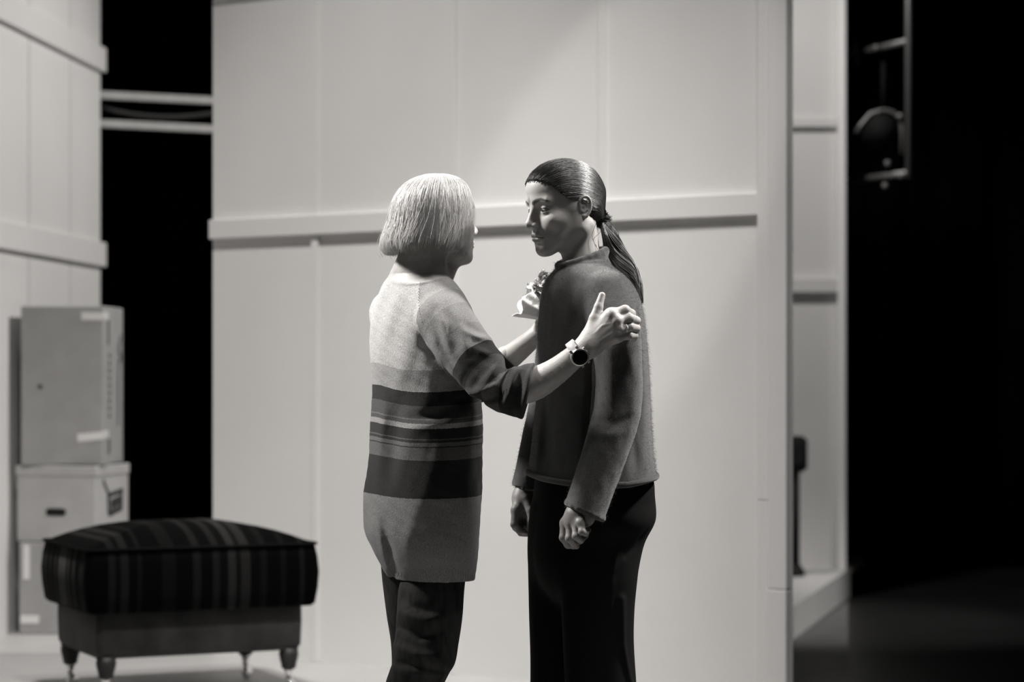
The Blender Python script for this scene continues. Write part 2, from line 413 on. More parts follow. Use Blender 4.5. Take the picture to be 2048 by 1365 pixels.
ld = empty('lighting_ladder', tuple(at(1760, 360, 15.1))); props(ld, 'dim steel pipe ladder hanging in the dark at upper right', 'ladder')
def Lp(px, py, Y): return tuple(at(px, py, Y) - np.array(ld.location))
MB().tube([Lp(1816, -260, 14.8), Lp(1817, 356, 14.8)], .020, 12).build('upright', M_steel, ld, True)
MB().tube([Lp(1702, -260, 15.3), Lp(1703, 368, 15.3)], .016, 12).build('upright', M_blackmetal, ld, True)
for ya, yb in ((112, 82), (364, 346), (-160, -200)):
    MB().tube([Lp(1690, ya, 15.35), Lp(1816, yb, 14.8)], .020, 12).build('rung', M_steel, ld, True)
for (px, py, Y) in ((1711, 90, 15.2), (1709, 104, 15.1), (1716, 121, 15.2), (1752, 96, 15.0), (1775, 327, 14.9), (1802, 352, 14.8), (1770, 372, 15.0)):
    c = Lp(px, py, Y)
    cl = MB().lathe(c, [(.012, -.018), (.018, -.012), (.02, 0), (.018, .012), (.012, .018)], 12).build('clamp', M_steel, ld, True)
sl = empty('stage_light', tuple(at(1760, 260, 14.95))); props(sl, 'dim stage light hanging inside the steel ladder frame', 'stage light')
mb = MB().lathe((0, 0, 0), [(.05, -.11), (.085, -.10), (.09, -.02), (.10, .03), (.085, .06), (.05, .09), (.02, .10)], 20)
o = mb.build('housing', M_blackmetal, sl, True); o.rotation_euler = (1.0, .9, 0)
mb = MB().tube([(-.15 + .0, 0, -.02), (-.12, 0, .03), (-.06, 0, .10), (.02, 0, .125), (.08, 0, .11), (.125, 0, .07), (.135, 0, 0), (.135, 0, -.15)], .013, 10); mb.build('yoke', M_steel, sl, True)
o = MB().lathe((0, 0, 0), [(.012, 0), (.02, .01), (.02, .03), (.012, .04)], 12).build('knob', M_steel, sl, True); o.location = (.12, -.02, .06)
mb = MB().tube([(.02, 0, .125), (.02, 0, .42)], .012, 10); mb.build('hanger', M_blackmetal, sl, True)

# ================================================================== SDF MODELLING
f32 = np.float32
def V3(*a): return np.array(a, dtype=f32)
def cone(P, a, b, ra, rb):
    a = np.asarray(a, f32); b = np.asarray(b, f32); ba = b - a; pa = P - a
    t = np.clip(pa @ ba / max(float(ba @ ba), 1e-12), 0, 1)
    q = pa - t[:, None] * ba
    return np.sqrt(np.einsum('ij,ij->i', q, q)) - (ra + (rb - ra) * t)
def sph(P, c, r):
    q = P - np.asarray(c, f32); return np.sqrt(np.einsum('ij,ij->i', q, q)) - r
def ell(P, c, r, R=None):
    q = P - np.asarray(c, f32)
    if R is not None: q = q @ R
    r = np.asarray(r, f32); k0 = np.sqrt(((q / r) ** 2).sum(1)); k1 = np.sqrt(((q / (r * r)) ** 2).sum(1))
    return k0 * (k0 - 1) / np.maximum(k1, 1e-6)
def smin(a, b, k):
    h = np.maximum(k - np.abs(a - b), 0) / k; return np.minimum(a, b) - h * h * k * .25
def smax(a, b, k): return -smin(-a, -b, k)
def chain(P, pts, rad, k=.006):
    d = None
    for i in range(len(pts) - 1):
        e = cone(P, pts[i], pts[i + 1], rad[i], rad[i + 1])
        d = e if d is None else smin(d, e, k)
    return d
def limb(P, pts, rad, n=14, grow=0.0, k=.0004):
    """one smooth tapering tube through the joints"""
    pts = np.array(pts, float); t = np.concatenate([[0], np.cumsum(np.linalg.norm(np.diff(pts, axis=0), axis=1))]); q = np.linspace(0, t[-1], n)
    p = np.stack([spline(t, pts[:, i], q) for i in range(3)], 1); r = spline(t, np.array(rad, float), q) + grow
    return chain(P, p, r, k)
def seg_dist(P, pts):
    d = None
    for i in range(len(pts) - 1):
        e = cone(P, pts[i], pts[i + 1], 0, 0); d = e if d is None else np.minimum(d, e)
    return d
def fold(P, d, px, A, w, y0):
    """cloth fold on the audience side of y0 (metres from the people's plane), drawn along photo points; fades at its ends"""
    pts = [W(x, y, 0) for x, y in px]; best = None; tt = None; n = len(pts) - 1; Q = P * V3(1, 0, 1)
    sc_ = (Y0 / P[:, 1])[:, None]; Q = np.stack([P[:, 0] * sc_[:, 0], np.zeros(len(P), f32), (P[:, 2] - HC) * sc_[:, 0] + HC], 1)
    for i in range(n):
        a = (pts[i] * np.array([1, 0, 1])).astype(f32); ba = (pts[i + 1] * np.array([1, 0, 1])).astype(f32) - a
        t = np.clip((Q - a) @ ba / float(ba @ ba), 0, 1); e = Q - a - t[:, None] * ba; dd = np.sqrt((e * e).sum(1)); g = (i + t) / n
        if best is None: best, tt = dd, g
        else: m_ = dd < best; tt = np.where(m_, g, tt); best = np.minimum(best, dd)
    env = np.sqrt(np.clip(np.sin(np.pi * np.clip(tt, .02, .98)), 0, 1)) * np.clip((Y0 + y0 + .015 - P[:, 1]) / .03, 0, 1)
    return (d - A * env * np.exp(-(best / w) ** 2)).astype(f32)
def ridge(P, d, pts, A, w):
    """raise (A>0) or sink (A<0) the surface along a polyline"""
    return d - A * np.exp(-(seg_dist(P, pts) / w) ** 2)
def spline(xs, ys, q):
    """monotone-ish smooth interpolation (Catmull-Rom on irregular knots)"""
    xs = np.asarray(xs, float); ys = np.asarray(ys, float); m = np.gradient(ys, xs)
    i = np.clip(np.searchsorted(xs, q) - 1, 0, len(xs) - 2); h = xs[i + 1] - xs[i]; t = np.clip((q - xs[i]) / h, 0, 1)
    return ((2 * t ** 3 - 3 * t ** 2 + 1) * ys[i] + (t ** 3 - 2 * t ** 2 + t) * h * m[i] + (-2 * t ** 3 + 3 * t ** 2) * ys[i + 1] + (t ** 3 - t ** 2) * h * m[i + 1])
class Loft:
    """upright body of elliptic sections; rows = (py, x_left, x_right, dy) as seen, theta = heading of the long axis, q = short/long"""
    def __init__(s, rows, theta, q, n=2.3):
        z = []; cx = []; cy = []; hx = []
        for py, xl, xr, dy in rows:
            a = W(xl, py, dy); b = W(xr, py, dy); z.append(a[2]); cx.append((a[0] + b[0]) / 2); cy.append(a[1]); hx.append((b[0] - a[0]) / 2)
        o = np.argsort(z); z = np.array(z)[o]
        s.zg = np.linspace(z[0], z[-1], 300)
        s.cx, s.cy, s.hx = [spline(z, np.array(c)[o], s.zg) for c in (cx, cy, hx)]
        s.th = theta; s.q = q; s.n = n; s.z0 = z[0]; s.z1 = z[-1]
        # x half-extent of a rotated superellipse of half-axes (1, q)
        a = np.linspace(0, 2 * math.pi, 720); c, sn = np.cos(a), np.sin(a)
        ux = np.sign(c) * np.abs(c) ** (2 / n); uy = q * np.sign(sn) * np.abs(sn) ** (2 / n)
        s.e = np.max(ux * math.cos(theta) - uy * math.sin(theta))
    def __call__(s, P, inset=0.0, zlo=None, zhi=None, cap=.03):
        z = P[:, 2]; cx = np.interp(z, s.zg, s.cx); cy = np.interp(z, s.zg, s.cy); a = np.interp(z, s.zg, s.hx) / s.e - inset
        x = P[:, 0] - cx; y = P[:, 1] - cy; c, sn = math.cos(s.th), math.sin(s.th)
        u = x * c + y * sn; v = -x * sn + y * c
        b = (a + inset) * s.q - inset
        rho = (np.abs(u / a) ** s.n + np.abs(v / b) ** s.n) ** (1 / s.n)
        r = np.sqrt(u * u + v * v) + 1e-6
        d = r * (1 - 1 / np.maximum(rho, 1e-3)); d = np.maximum(d, (rho - 1) * b)
        zl = s.z0 if zlo is None else zlo; zh = s.z1 if zhi is None else zhi
        d = smax(d, zl - z, .004) if cap <= 0 else smax(d, zl - z, .006)
        return smax(d, z - zh, max(cap, .006)).astype(f32)
def wob(P, seed, fr):
    """cheap smooth noise, about -1..1"""
    r = np.random.default_rng(seed); o = 0
    for i in range(5):
        k = r.normal(size=3); k /= np.linalg.norm(k); o = o + np.sin(P @ (k * fr * (0.7 + .25 * i)).astype(f32) + r.uniform(0, 6.28))
    return (o / 3).astype(f32)

def field(f, P, ch=150000):
    return np.concatenate([f(P[i:i + ch]) for i in range(0, len(P), ch)]) if len(P) else np.zeros(0, f32)
def mesh_sdf(f, lo, hi, h, B=8, slack=1.7, newton=True):
    lo = np.asarray(lo, float); nb = np.ceil((np.asarray(hi, float) - lo) / (h * B)).astype(int); n = nb * B + 1
    ci = np.indices(nb).reshape(3, -1).T; cc = (lo + (ci + .5) * B * h).astype(f32)
    dc = field(f, cc).reshape(nb); keep = np.abs(dc) < slack * B * h * .87
    D = np.ones(n, f32)
    sg = np.where(dc < 0, -1, 1).astype(f32)
    for ax in range(3): sg = np.repeat(sg, B, axis=ax)
    D[:-1, :-1, :-1] = sg
    mk = np.zeros(n, bool)
    kb = keep
    for ax in range(3): kb = np.repeat(kb, B, axis=ax)
    for dx in (0, 1):
        for dy in (0, 1):
            for dz in (0, 1):
                mk[dx:n[0] - 1 + dx, dy:n[1] - 1 + dy, dz:n[2] - 1 + dz] |= kb
    ii = np.argwhere(mk); D[mk] = field(f, (lo + ii * h).astype(f32))
    ins = D < 0
    s = [slice(0, -1), slice(1, None)]
    cnt = sum(ins[s[a], s[b], s[c]].astype(np.int8) for a in (0, 1) for b in (0, 1) for c in (0, 1))
    act = (cnt > 0) & (cnt < 8)
    idx = -np.ones(act.shape, np.int64); cells = np.argwhere(act); idx[act] = np.arange(len(cells))
    acc = np.zeros((len(cells), 3)); num = np.zeros(len(cells))
    cor = [(a, b, c) for a in (0, 1) for b in (0, 1) for c in (0, 1)]
    dv = {c: D[cells[:, 0] + c[0], cells[:, 1] + c[1], cells[:, 2] + c[2]] for c in cor}
    for c in cor:
        for ax in range(3):
            if c[ax] == 0:
                e = list(c); e[ax] = 1; e = tuple(e); d0, d1 = dv[c], dv[e]; x = (d0 < 0) != (d1 < 0)
                t = np.where(x, d0 / np.where(x, d0 - d1, 1), 0); p = np.repeat(np.array(c, float)[None], len(cells), 0); p[:, ax] += t
                acc += p * x[:, None]; num += x
    vert = (lo + (cells + acc / num[:, None]) * h)
    quads = []
    for ax in range(3):
        sl0 = [slice(None)] * 3; sl1 = [slice(None)] * 3; sl0[ax] = slice(0, -1); sl1[ax] = slice(1, None)
        x = ins[tuple(sl0)] != ins[tuple(sl1)]; e = np.argwhere(x); a1, a2 = (ax + 1) % 3, (ax + 2) % 3
        ok = (e[:, a1] > 0) & (e[:, a2] > 0) & (e[:, a1] < n[a1] - 1) & (e[:, a2] < n[a2] - 1); e = e[ok]
        flip = ins[e[:, 0], e[:, 1], e[:, 2]]
        def g(d1, d2):
            q = e.copy(); q[:, a1] -= d1; q[:, a2] -= d2; return idx[q[:, 0], q[:, 1], q[:, 2]]
        q = np.stack([g(1, 1), g(0, 1), g(0, 0), g(1, 0)], 1); q[~flip] = q[~flip][:, ::-1]; quads.append(q)
    quads = np.concatenate(quads); quads = quads[(quads >= 0).all(1)]
    if newton:
        e = h * .5; k = np.array([[1, -1, -1], [-1, -1, 1], [-1, 1, -1], [1, 1, 1]], float)
        v = vert.astype(f32); d0 = field(f, v)
        gr = sum(k[i][None] * field(f, (v + (e * k[i]).astype(f32)))[:, None] for i in range(4)) / (4 * e)
        gn = (gr ** 2).sum(1); st = -d0 / np.maximum(gn, .25); mv = gr * np.clip(st, -h * .6, h * .6)[:, None]
        mv *= np.minimum(1, .6 * h / np.maximum(np.linalg.norm(mv, axis=1), 1e-9))[:, None]; vert = vert + mv
    return vert, quads
def np_mesh(name, v, q):
    me = bpy.data.meshes.new(name); v = np.asarray(v, f32); q = np.asarray(q, np.int32)
    me.vertices.add(len(v)); me.vertices.foreach_set('co', v.ravel())
    k = q.shape[1]; me.loops.add(q.size); me.loops.foreach_set('vertex_index', q.ravel())
    me.polygons.add(len(q)); me.polygons.foreach_set('loop_start', np.arange(0, q.size, k, dtype=np.int32)); me.polygons.foreach_set('loop_total', np.full(len(q), k, np.int32))
    me.update(calc_edges=True); me.validate(); return me
def fattr(me, name, arr):
    a = me.attributes.new(name, 'FLOAT', 'POINT'); a.data.foreach_set('value', np.asarray(arr, f32))
def join(parts):
    v = []; q = []; b = 0
    for a, c in parts: v.append(a); q.append(c + b); b += len(a)
    return np.concatenate(v), np.concatenate(q)
def strands(name, pts, rad, m, parent, rnd=None, sides=3):
    """pts (N,S,3) world; rad (S,) or (N,S)"""
    N, S, _ = pts.shape; rad = np.broadcast_to(np.asarray(rad, float), (N, S))
    t = np.gradient(pts, axis=1); t /= np.linalg.norm(t, axis=2, keepdims=True) + 1e-9
    ref = np.broadcast_to(np.array([.31, -.87, .2]), t.shape); n1 = np.cross(t, ref); n1 /= np.linalg.norm(n1, axis=2, keepdims=True) + 1e-9; n2 = np.cross(t, n1)
    ring = []
    for k in range(sides):
        a = 2 * math.pi * k / sides; ring.append(pts + (n1 * math.cos(a) + n2 * math.sin(a)) * rad[..., None])
    v = np.stack(ring, 2).reshape(-1, 3)
    i = np.arange(N)[:, None, None]; j = np.arange(S - 1)[None, :, None]; k = np.arange(sides)[None, None, :]; k2 = (k + 1) % sides
    b = (i * S + j) * sides; c = b + sides
    q = np.stack([np.broadcast_to(b + k, (N, S - 1, sides)), b + k2, c + k2, c + k], -1).reshape(-1, 4)
    me = np_mesh(name, v, q)
    if rnd is None: rnd = rng.random(N)
    fattr(me, 'rnd', np.repeat(rnd, S * sides))
    return link(name, me, m, parent, True, True)

# ------------------------------------------------------------------ people's materials
def attr_mat(name, rough, spec=.5, bump=.0, bscale=700.0):
    """skin: albedo from the point attribute 'alb'"""
    m, nt, b = new_mat(name); b.inputs['Roughness'].default_value = rough; b.inputs['Specular IOR Level'].default_value = spec
    a = nd(nt, 'ShaderNodeAttribute', attribute_name='alb'); mx = nd(nt, 'ShaderNodeMix', data_type='RGBA'); mx.blend_type = 'MULTIPLY'
    mx.inputs[0].default_value = 1.0; nt.links.new(a.outputs['Fac'], mx.inputs[6]); mx.inputs[7].default_value = (1, .965, .935, 1)
    nt.links.new(mx.outputs[2], b.inputs['Base Color'])
    tc = nd(nt, 'ShaderNodeTexCoord'); n = nd(nt, 'ShaderNodeTexNoise', Scale=bscale, Detail=4.0); bp = nd(nt, 'ShaderNodeBump', Strength=bump, Distance=.001)
    nt.links.new(tc.outputs['Object'], n.inputs['Vector']); nt.links.new(n.outputs['Fac'], bp.inputs['Height']); nt.links.new(bp.outputs[0], b.inputs['Normal'])
    b.inputs['Subsurface Weight'].default_value = .08; b.inputs['Subsurface Radius'].default_value = (.006, .004, .003); b.inputs['Subsurface Scale'].default_value = .6
    return m
M_skin = attr_mat('skin', .48, .4, .25)
M_skin2 = attr_mat('mature_skin', .5, .4, .5, 420.0)
def hair_mat(name, lo, hi, rough, spec=.5, trans=0.0):
    m, nt, b = new_mat(name); b.inputs['Roughness'].default_value = rough; b.inputs['Specular IOR Level'].default_value = spec
    a = nd(nt, 'ShaderNodeAttribute', attribute_name='rnd'); r = nd(nt, 'ShaderNodeValToRGB'); r.color_ramp.elements[0].color = T(lo); r.color_ramp.elements[1].color = T(hi)
    nt.links.new(a.outputs['Fac'], r.inputs[0]); nt.links.new(r.outputs[0], b.inputs['Base Color'])
    if trans:
        tr = nd(nt, 'ShaderNodeBsdfTranslucent'); nt.links.new(r.outputs[0], tr.inputs[0]); ms = nd(nt, 'ShaderNodeMixShader'); ms.inputs[0].default_value = trans
        nt.links.new(b.outputs[0], ms.inputs[1]); nt.links.new(tr.outputs[0], ms.inputs[2]); nt.links.new(ms.outputs[0], nt.nodes['Material Output'].inputs[0])
    return m
M_silver = hair_mat('silver_hair', .58, .99, .42, .5, .35)
M_silver_in = mat('silver_hair_underlayer', .6, .6, var=.4, scale=40, stretch=(4, 4, 1))
M_brown = hair_mat('dark_hair', .006, .05, .42, .5)
M_brown_in = mat('dark_hair_underlayer', .012, .7, spec=.3)

def knit_mat(name, bands_t, bands_s, speck=.25, scale=330.0, bump=.5, sheen=.15, rib=None):
    """bands: list of (threshold, albedo) along attribute t (torso) / s (sleeve), picked by attribute 'slv'"""
    m, nt, b = new_mat(name); b.inputs['Roughness'].default_value = .95; b.inputs['Specular IOR Level'].default_value = .1
    b.inputs['Sheen Weight'].default_value = sheen; b.inputs['Sheen Roughness'].default_value = .6
    tc = nd(nt, 'ShaderNodeTexCoord')
    jit = nd(nt, 'ShaderNodeTexNoise', Scale=160.0, Detail=2.0); nt.links.new(tc.outputs['Object'], jit.inputs['Vector'])
    js = nd(nt, 'ShaderNodeMath', operation='MULTIPLY_ADD'); nt.links.new(jit.outputs['Fac'], js.inputs[0]); js.inputs[1].default_value = .004; js.inputs[2].default_value = -.002
    def ramp(attr, bands):
        a = nd(nt, 'ShaderNodeAttribute', attribute_name=attr); r = nd(nt, 'ShaderNodeValToRGB'); r.color_ramp.interpolation = 'CONSTANT'; el = r.color_ramp.elements
        ad = nd(nt, 'ShaderNodeMath', operation='ADD'); nt.links.new(a.outputs['Fac'], ad.inputs[0]); nt.links.new(js.outputs[0], ad.inputs[1])
        el[0].position = 0; el[0].color = T(bands[0][1])
        if len(bands) > 1:
            el[1].position = bands[1][0]; el[1].color = T(bands[1][1])
            for p, v in bands[2:]: e = el.new(p); e.color = T(v)
        else: el[1].color = T(bands[0][1])
        nt.links.new(ad.outputs[0], r.inputs[0]); return r
    r1 = ramp('t', bands_t); r2 = ramp('s', bands_s)
    sl = nd(nt, 'ShaderNodeAttribute', attribute_name='slv'); gt = nd(nt, 'ShaderNodeMath', operation='GREATER_THAN'); nt.links.new(sl.outputs['Fac'], gt.inputs[0]); gt.inputs[1].default_value = .5
    mx = nd(nt, 'ShaderNodeMix', data_type='RGBA'); nt.links.new(gt.outputs[0], mx.inputs[0]); nt.links.new(r1.outputs[0], mx.inputs[6]); nt.links.new(r2.outputs[0], mx.inputs[7])
    # speckled yarn
    mp = nd(nt, 'ShaderNodeMapping'); mp.inputs['Scale'].default_value = (1, 1, .5); nt.links.new(tc.outputs['Object'], mp.inputs[0])
    n = nd(nt, 'ShaderNodeTexNoise', Scale=scale, Detail=3.0, Roughness=.7); nt.links.new(mp.outputs[0], n.inputs['Vector'])
    rr = nd(nt, 'ShaderNodeMapRange'); rr.inputs[1].default_value = .3; rr.inputs[2].default_value = .7; rr.inputs[3].default_value = 1 - speck; rr.inputs[4].default_value = 1 + speck; nt.links.new(n.outputs['Fac'], rr.inputs[0])
    mu = nd(nt, 'ShaderNodeMix', data_type='RGBA'); mu.blend_type = 'MULTIPLY'; mu.inputs[0].default_value = 1; nt.links.new(mx.outputs[2], mu.inputs[6]); nt.links.new(rr.outputs[0], mu.inputs[7])
    nt.links.new(mu.outputs[2], b.inputs['Base Color'])
    hgt = n.outputs['Fac']
    if rib:
        ra = nd(nt, 'ShaderNodeAttribute', attribute_name='rib'); ad = nd(nt, 'ShaderNodeMath', operation='MULTIPLY_ADD'); nt.links.new(ra.outputs['Fac'], ad.inputs[0]); ad.inputs[1].default_value = rib; nt.links.new(n.outputs['Fac'], ad.inputs[2]); hgt = ad.outputs[0]
    bp = nd(nt, 'ShaderNodeBump', Strength=bump, Distance=.004); nt.links.new(hgt, bp.inputs['Height']); nt.links.new(bp.outputs[0], b.inputs['Normal'])
    return m

# ------------------------------------------------------------------ head (X forward, Y left, Z up; origin at eye level)
EARY = .004
HELIX = [(-.004, .0705, -.012), (.004, .073, .004), (.002, .077, .018), (-.008, .081, .026), (-.020, .083, .025), (-.028, .083, .014), (-.030, .082, .0), (-.027, .080, -.014), (-.020, .077, -.026), (-.011, .073, -.034), (-.005, .0705, -.030)]
HELIX = list(zip(*[spline(np.arange(11), [p[i] for p in HELIX], np.linspace(0, 10, 22)) for i in range(3)])); HELR = np.interp(np.linspace(0, 10, 22), np.arange(11), [.0038, .0038, .0038, .0040, .0042, .0042, .0040, .0040, .0044, .0058, .0045])
ANTI = [(-.010, .078, .014), (-.018, .0785, .010), (-.021, .078, -.002), (-.018, .0765, -.014), (-.010, .0735, -.021)]
def head_sdf(Q, female=1.0, ears=True):
    S = Q.copy(); S[:, 1] = np.abs(S[:, 1])         # mirror
    d = ell(S, (-.012, 0, .032), (.090, .074, .076))
    d = smin(d, ell(S, (.012, 0, .045), (.078, .066, .060)), .02)
    d = smin(d, ell(S, (.030, 0, -.035), (.052, .054, .066)), .03)
    d = smin(d, cone(S, (-.004, .052, -.050), (.060, .014, -.092), .016, .015), .03)
    d = smin(d, cone(S, (-.002, .054, -.010), (-.004, .052, -.050), .016, .016), .03)
    d = smin(d, ell(S, (.070, 0, -.096), (.0165, .018, .0150)), .018)
    d = smin(d, ell(S, (.050, .040, -.028), (.022, .020, .017)), .022)          # cheek bone
    d = smin(d, ell(S, (.064, 0, -.060), (.024, .028, .024)), .022)             # muzzle
    d = smin(d, cone(S, (.082, .008, .020), (.068, .043, .020), .009, .007), .016)   # brow ridge
    d = smax(d, -sph(S, (.0955, .032, -.001), .0165), .016)                     # eye socket
    d = smax(d, -sph(S, (.103, .0, .013), .011), .016)                          # nasion
    # nose
    d = smin(d, cone(S, (.080, 0, .010), (.1005, 0, -.028), .0072, .0075), .010)
    d = smin(d, sph(S, (.1015, 0, -.0315), .0088), .006)
    d = smin(d, ell(S, (.0905, .0115, -.0355), (.0105, .0062, .0072)), .006)
    d = smax(d, -ell(S, (.0955, .0065, -.0425), (.0055, .0030, .0035)), .003)
    d = smax(d, -cone(S, (.0925, 0, -.044), (.0915, 0, -.053), .0015, .002), .005)   # philtrum
    d = smin(d, cone(S, (.066, 0, .006), (.0845, 0, -.032), .0125, .0120), .008)
    # lips
    d = smin(d, chain(S, [(.0885, 0, -.0585), (.0868, .010, -.0590), (.0765, .0225, -.0645)], [.0048, .0048, .0028], .004), .006)
    d = smin(d, chain(S, [(.0868, 0, -.0695), (.0845, .010, -.0692), (.0758, .0215, -.0655)], [.0058, .0055, .0028], .004), .006)
    d = smax(d, -chain(S, [(.0945, 0, -.0642), (.0915, .010, -.0644), (.0790, .0245, -.0660)], [.0009, .0009, .0012], .002), .003)
    d = smax(d, -ell(S, (.0890, 0, -.0810), (.007, .018, .0045)), .010)          # under lip
    # eye: ball and lids
    ec = np.array([.0660, .0315, -.001], f32)
    ball = sph(S, ec, .0122)
    q = S - ec
    up = smax(sph(S, ec, .0142), -(q[:, 2] + .10 * q[:, 0] - .0066 + .10 * (q[:, 1] + .003)), .0012)
    lo = smax(sph(S, ec, .0136), (q[:, 2] - .05 * q[:, 0] + .0052), .0012)
    lids = np.minimum(up, lo)
    d = smin(d, lids, .005); d = np.minimum(d, ball)
    if ears:
        S = (S - V3(-.013, .071 + EARY, -.004)) / f32(.78) + V3(-.013, .071, -.002)
        e = chain(S, HELIX, HELR, .004)
        e = smin(e, chain(S, ANTI, [.003, .0033, .0033, .0033, .003], .003), .003)
        bowl = ell(S, (-.012, .0735, -.003), (.015, .0035, .024))
        e = smin(e, bowl, .004); e = smin(e, cone(S, (.003, .0715, -.012), (.0035, .0725, -.004), .004, .003), .003)
        e = smax(e, -ell(S, (-.007, .0800, -.009), (.0080, .0075, .0085)), .003)
        e = smin(e, cone(S, (-.008, .068, .0), (-.012, .069, -.012), .009, .008), .004)
        d = smin(d, e * f32(.78), .003)
    return d
def head_albedo(Q, base, lip, brow, ball=True):
    S = Q.copy(); S[:, 1] = np.abs(S[:, 1]); a = np.full(len(S), base, f32)
    l = np.minimum(chain(S, [(.0885, 0, -.0585), (.0868, .010, -.0590), (.0765, .0225, -.0645)], [.0062, .0055, .003], .003), chain(S, [(.0868, 0, -.0695), (.0845, .010, -.0692), (.0758, .0215, -.0655)], [.0068, .006, .003], .003))
    a = np.where(l < 0, lip, a)
    S2 = S * V3(0, 1, 1); b = seg_dist(S2, [(0, .011, .0170), (0, .022, .0225), (0, .037, .0255), (0, .051, .0195)])
    wv = np.interp(S[:, 1], [.01, .03, .051], [.0042, .0038, .0018]) * (1 + .25 * np.sin(S[:, 1] * 2600 + S[:, 2] * 1500))
    fc_ = np.clip((wv - b) / .0024 + .5, 0, 1) * (S[:, 0] > .035); a = a * (1 - fc_) + brow * fc_
    if ball:
        ec = np.array([.0660, .0315, -.001], f32); q = S - ec; r = np.sqrt((q * q).sum(1)); on = (r < .0131) & (q[:, 0] > .002)
        q = np.where(on[:, None], q, 0); open_ = on & ((q[:, 2] + .10 * q[:, 0] - .0066 + .10 * (q[:, 1] + .003)) < 0.0004) & ((q[:, 2] - .05 * q[:, 0] + .0052) > -.0004)
        a = np.where(open_, .36, a)
        gz = np.array([.93, -.12, -.30]); gz /= np.linalg.norm(gz); gd = Q - np.where(Q[:, 1:2] > 0, ec, ec * np.array([1, -1, 1], f32)); cs = (gd @ gz.astype(f32)) / np.maximum(r, 1e-6)
        a = np.where(open_ & (cs > .82), .025, a)
        # lash line
        la = on & (np.abs(q[:, 2] + .10 * q[:, 0] - .0066 + .10 * (q[:, 1] + .003)) < .0012); a = np.where(la, .05, a)
    return a
def frame(yaw_vec, pitch, roll=0.0):
    """rotation whose columns are head forward, left, up in world"""
    f = Vector((yaw_vec[0], yaw_vec[1], 0)).normalized(); l = Vector((0, 0, 1)).cross(f)
    R = Matrix((f, l, Vector((0, 0, 1)))).transposed()
    R = R @ Matrix.Rotation(pitch, 3, 'Y') @ Matrix.Rotation(roll, 3, 'X')
    return np.array(R, f32)

# ================================================================== YOUNGER PERSON (dark sweater, faces left)
def finger(P, pts, rad, k=.004): return chain(P, [W(*p) for p in pts], rad, k)
def ring_pts(c, u, v, n=28): return [c + u * math.cos(2 * math.pi * i / n) + v * math.sin(2 * math.pi * i / n) for i in range(n + 1)]

young = empty('person', (W(1172, 750)[0], Y0, 0)); 
props(young, 'person in dark fuzzy sweater and black trousers with dark ponytail, arms hanging', 'person')
yb = .0
Ho = W(1127, 414, 0).astype(f32); RB = frame((-.875, -.485), math.radians(8.5), math.radians(0))
def toB(*l): return Ho + RB @ np.array(l, f32)
B_torso = Loft([(530, 1122, 1212, .0), (552, 1100, 1240, 0), (575, 1088, 1262, 0), (605, 1081, 1279, 0), (650, 1076, 1288, 0), (700, 1074, 1292, 0), (760, 1074, 1296, 0), (810, 1071, 1298, 0),
                (860, 1066, 1300, 0), (910, 1061, 1304, 0), (945, 1056, 1310, 0), (975, 1053, 1314, 0)], math.radians(-72), .62, 2.2)
# ---- skin
def skin_B_head(P):
    Q = (P - Ho) @ RB
    d = head_sdf(Q)
    n = cone(P, toB(-.030, 0, -.045), W(1170, 565, .0), .047, .046)
    n = smin(n, cone(P, toB(-.035, .048, -.050), W(1136, 556, -.02), .011, .010), .016)
    n = smin(n, cone(P, toB(-.035, -.048, -.050), W(1130, 556, .03), .011, .010), .016)
    n = smax(n, P[:, 2] - Ho[2] - .02, .02)
    return smin(d, n, .022)
def skin_B_low(P):
    d = B_torso(P, .018, zlo=W(0, 960)[2])
    d = smin(d, cone(P, W(1168, 545), W(1172, 600), .05, .06), .03)
    for arm in (BN_arm, BF_arm): d = smin(d, chain(P, arm[0], [r - .016 for r in arm[1]], .02), .02)
    for L in (B_legn, B_legf): d = smin(d, cone(P, W(*L[0]), W(*L[1]), .07, .04), .03)
    return d
BN_arm = ([W(1212, 592, -.135), W(1231, 665, -.185), W(1238, 745, -.195), W(1236, 810, -.20), W(1207, 915, -.225), W(1166, 1030, -.25)], [.056, .0555, .053, .052, .049, .047])
BF_arm = ([W(1138, 592, .145), W(1118, 680, .19), W(1104, 790, .20), W(1078, 890, .19), W(1056, 968, .17)], [.054, .05, .048, .043, .036])
B_legn = [(1190, 1000, -.07), (1195, 1710, -.08)]; B_legf = [(1130, 1000, .07), (1132, 1710, .08)]
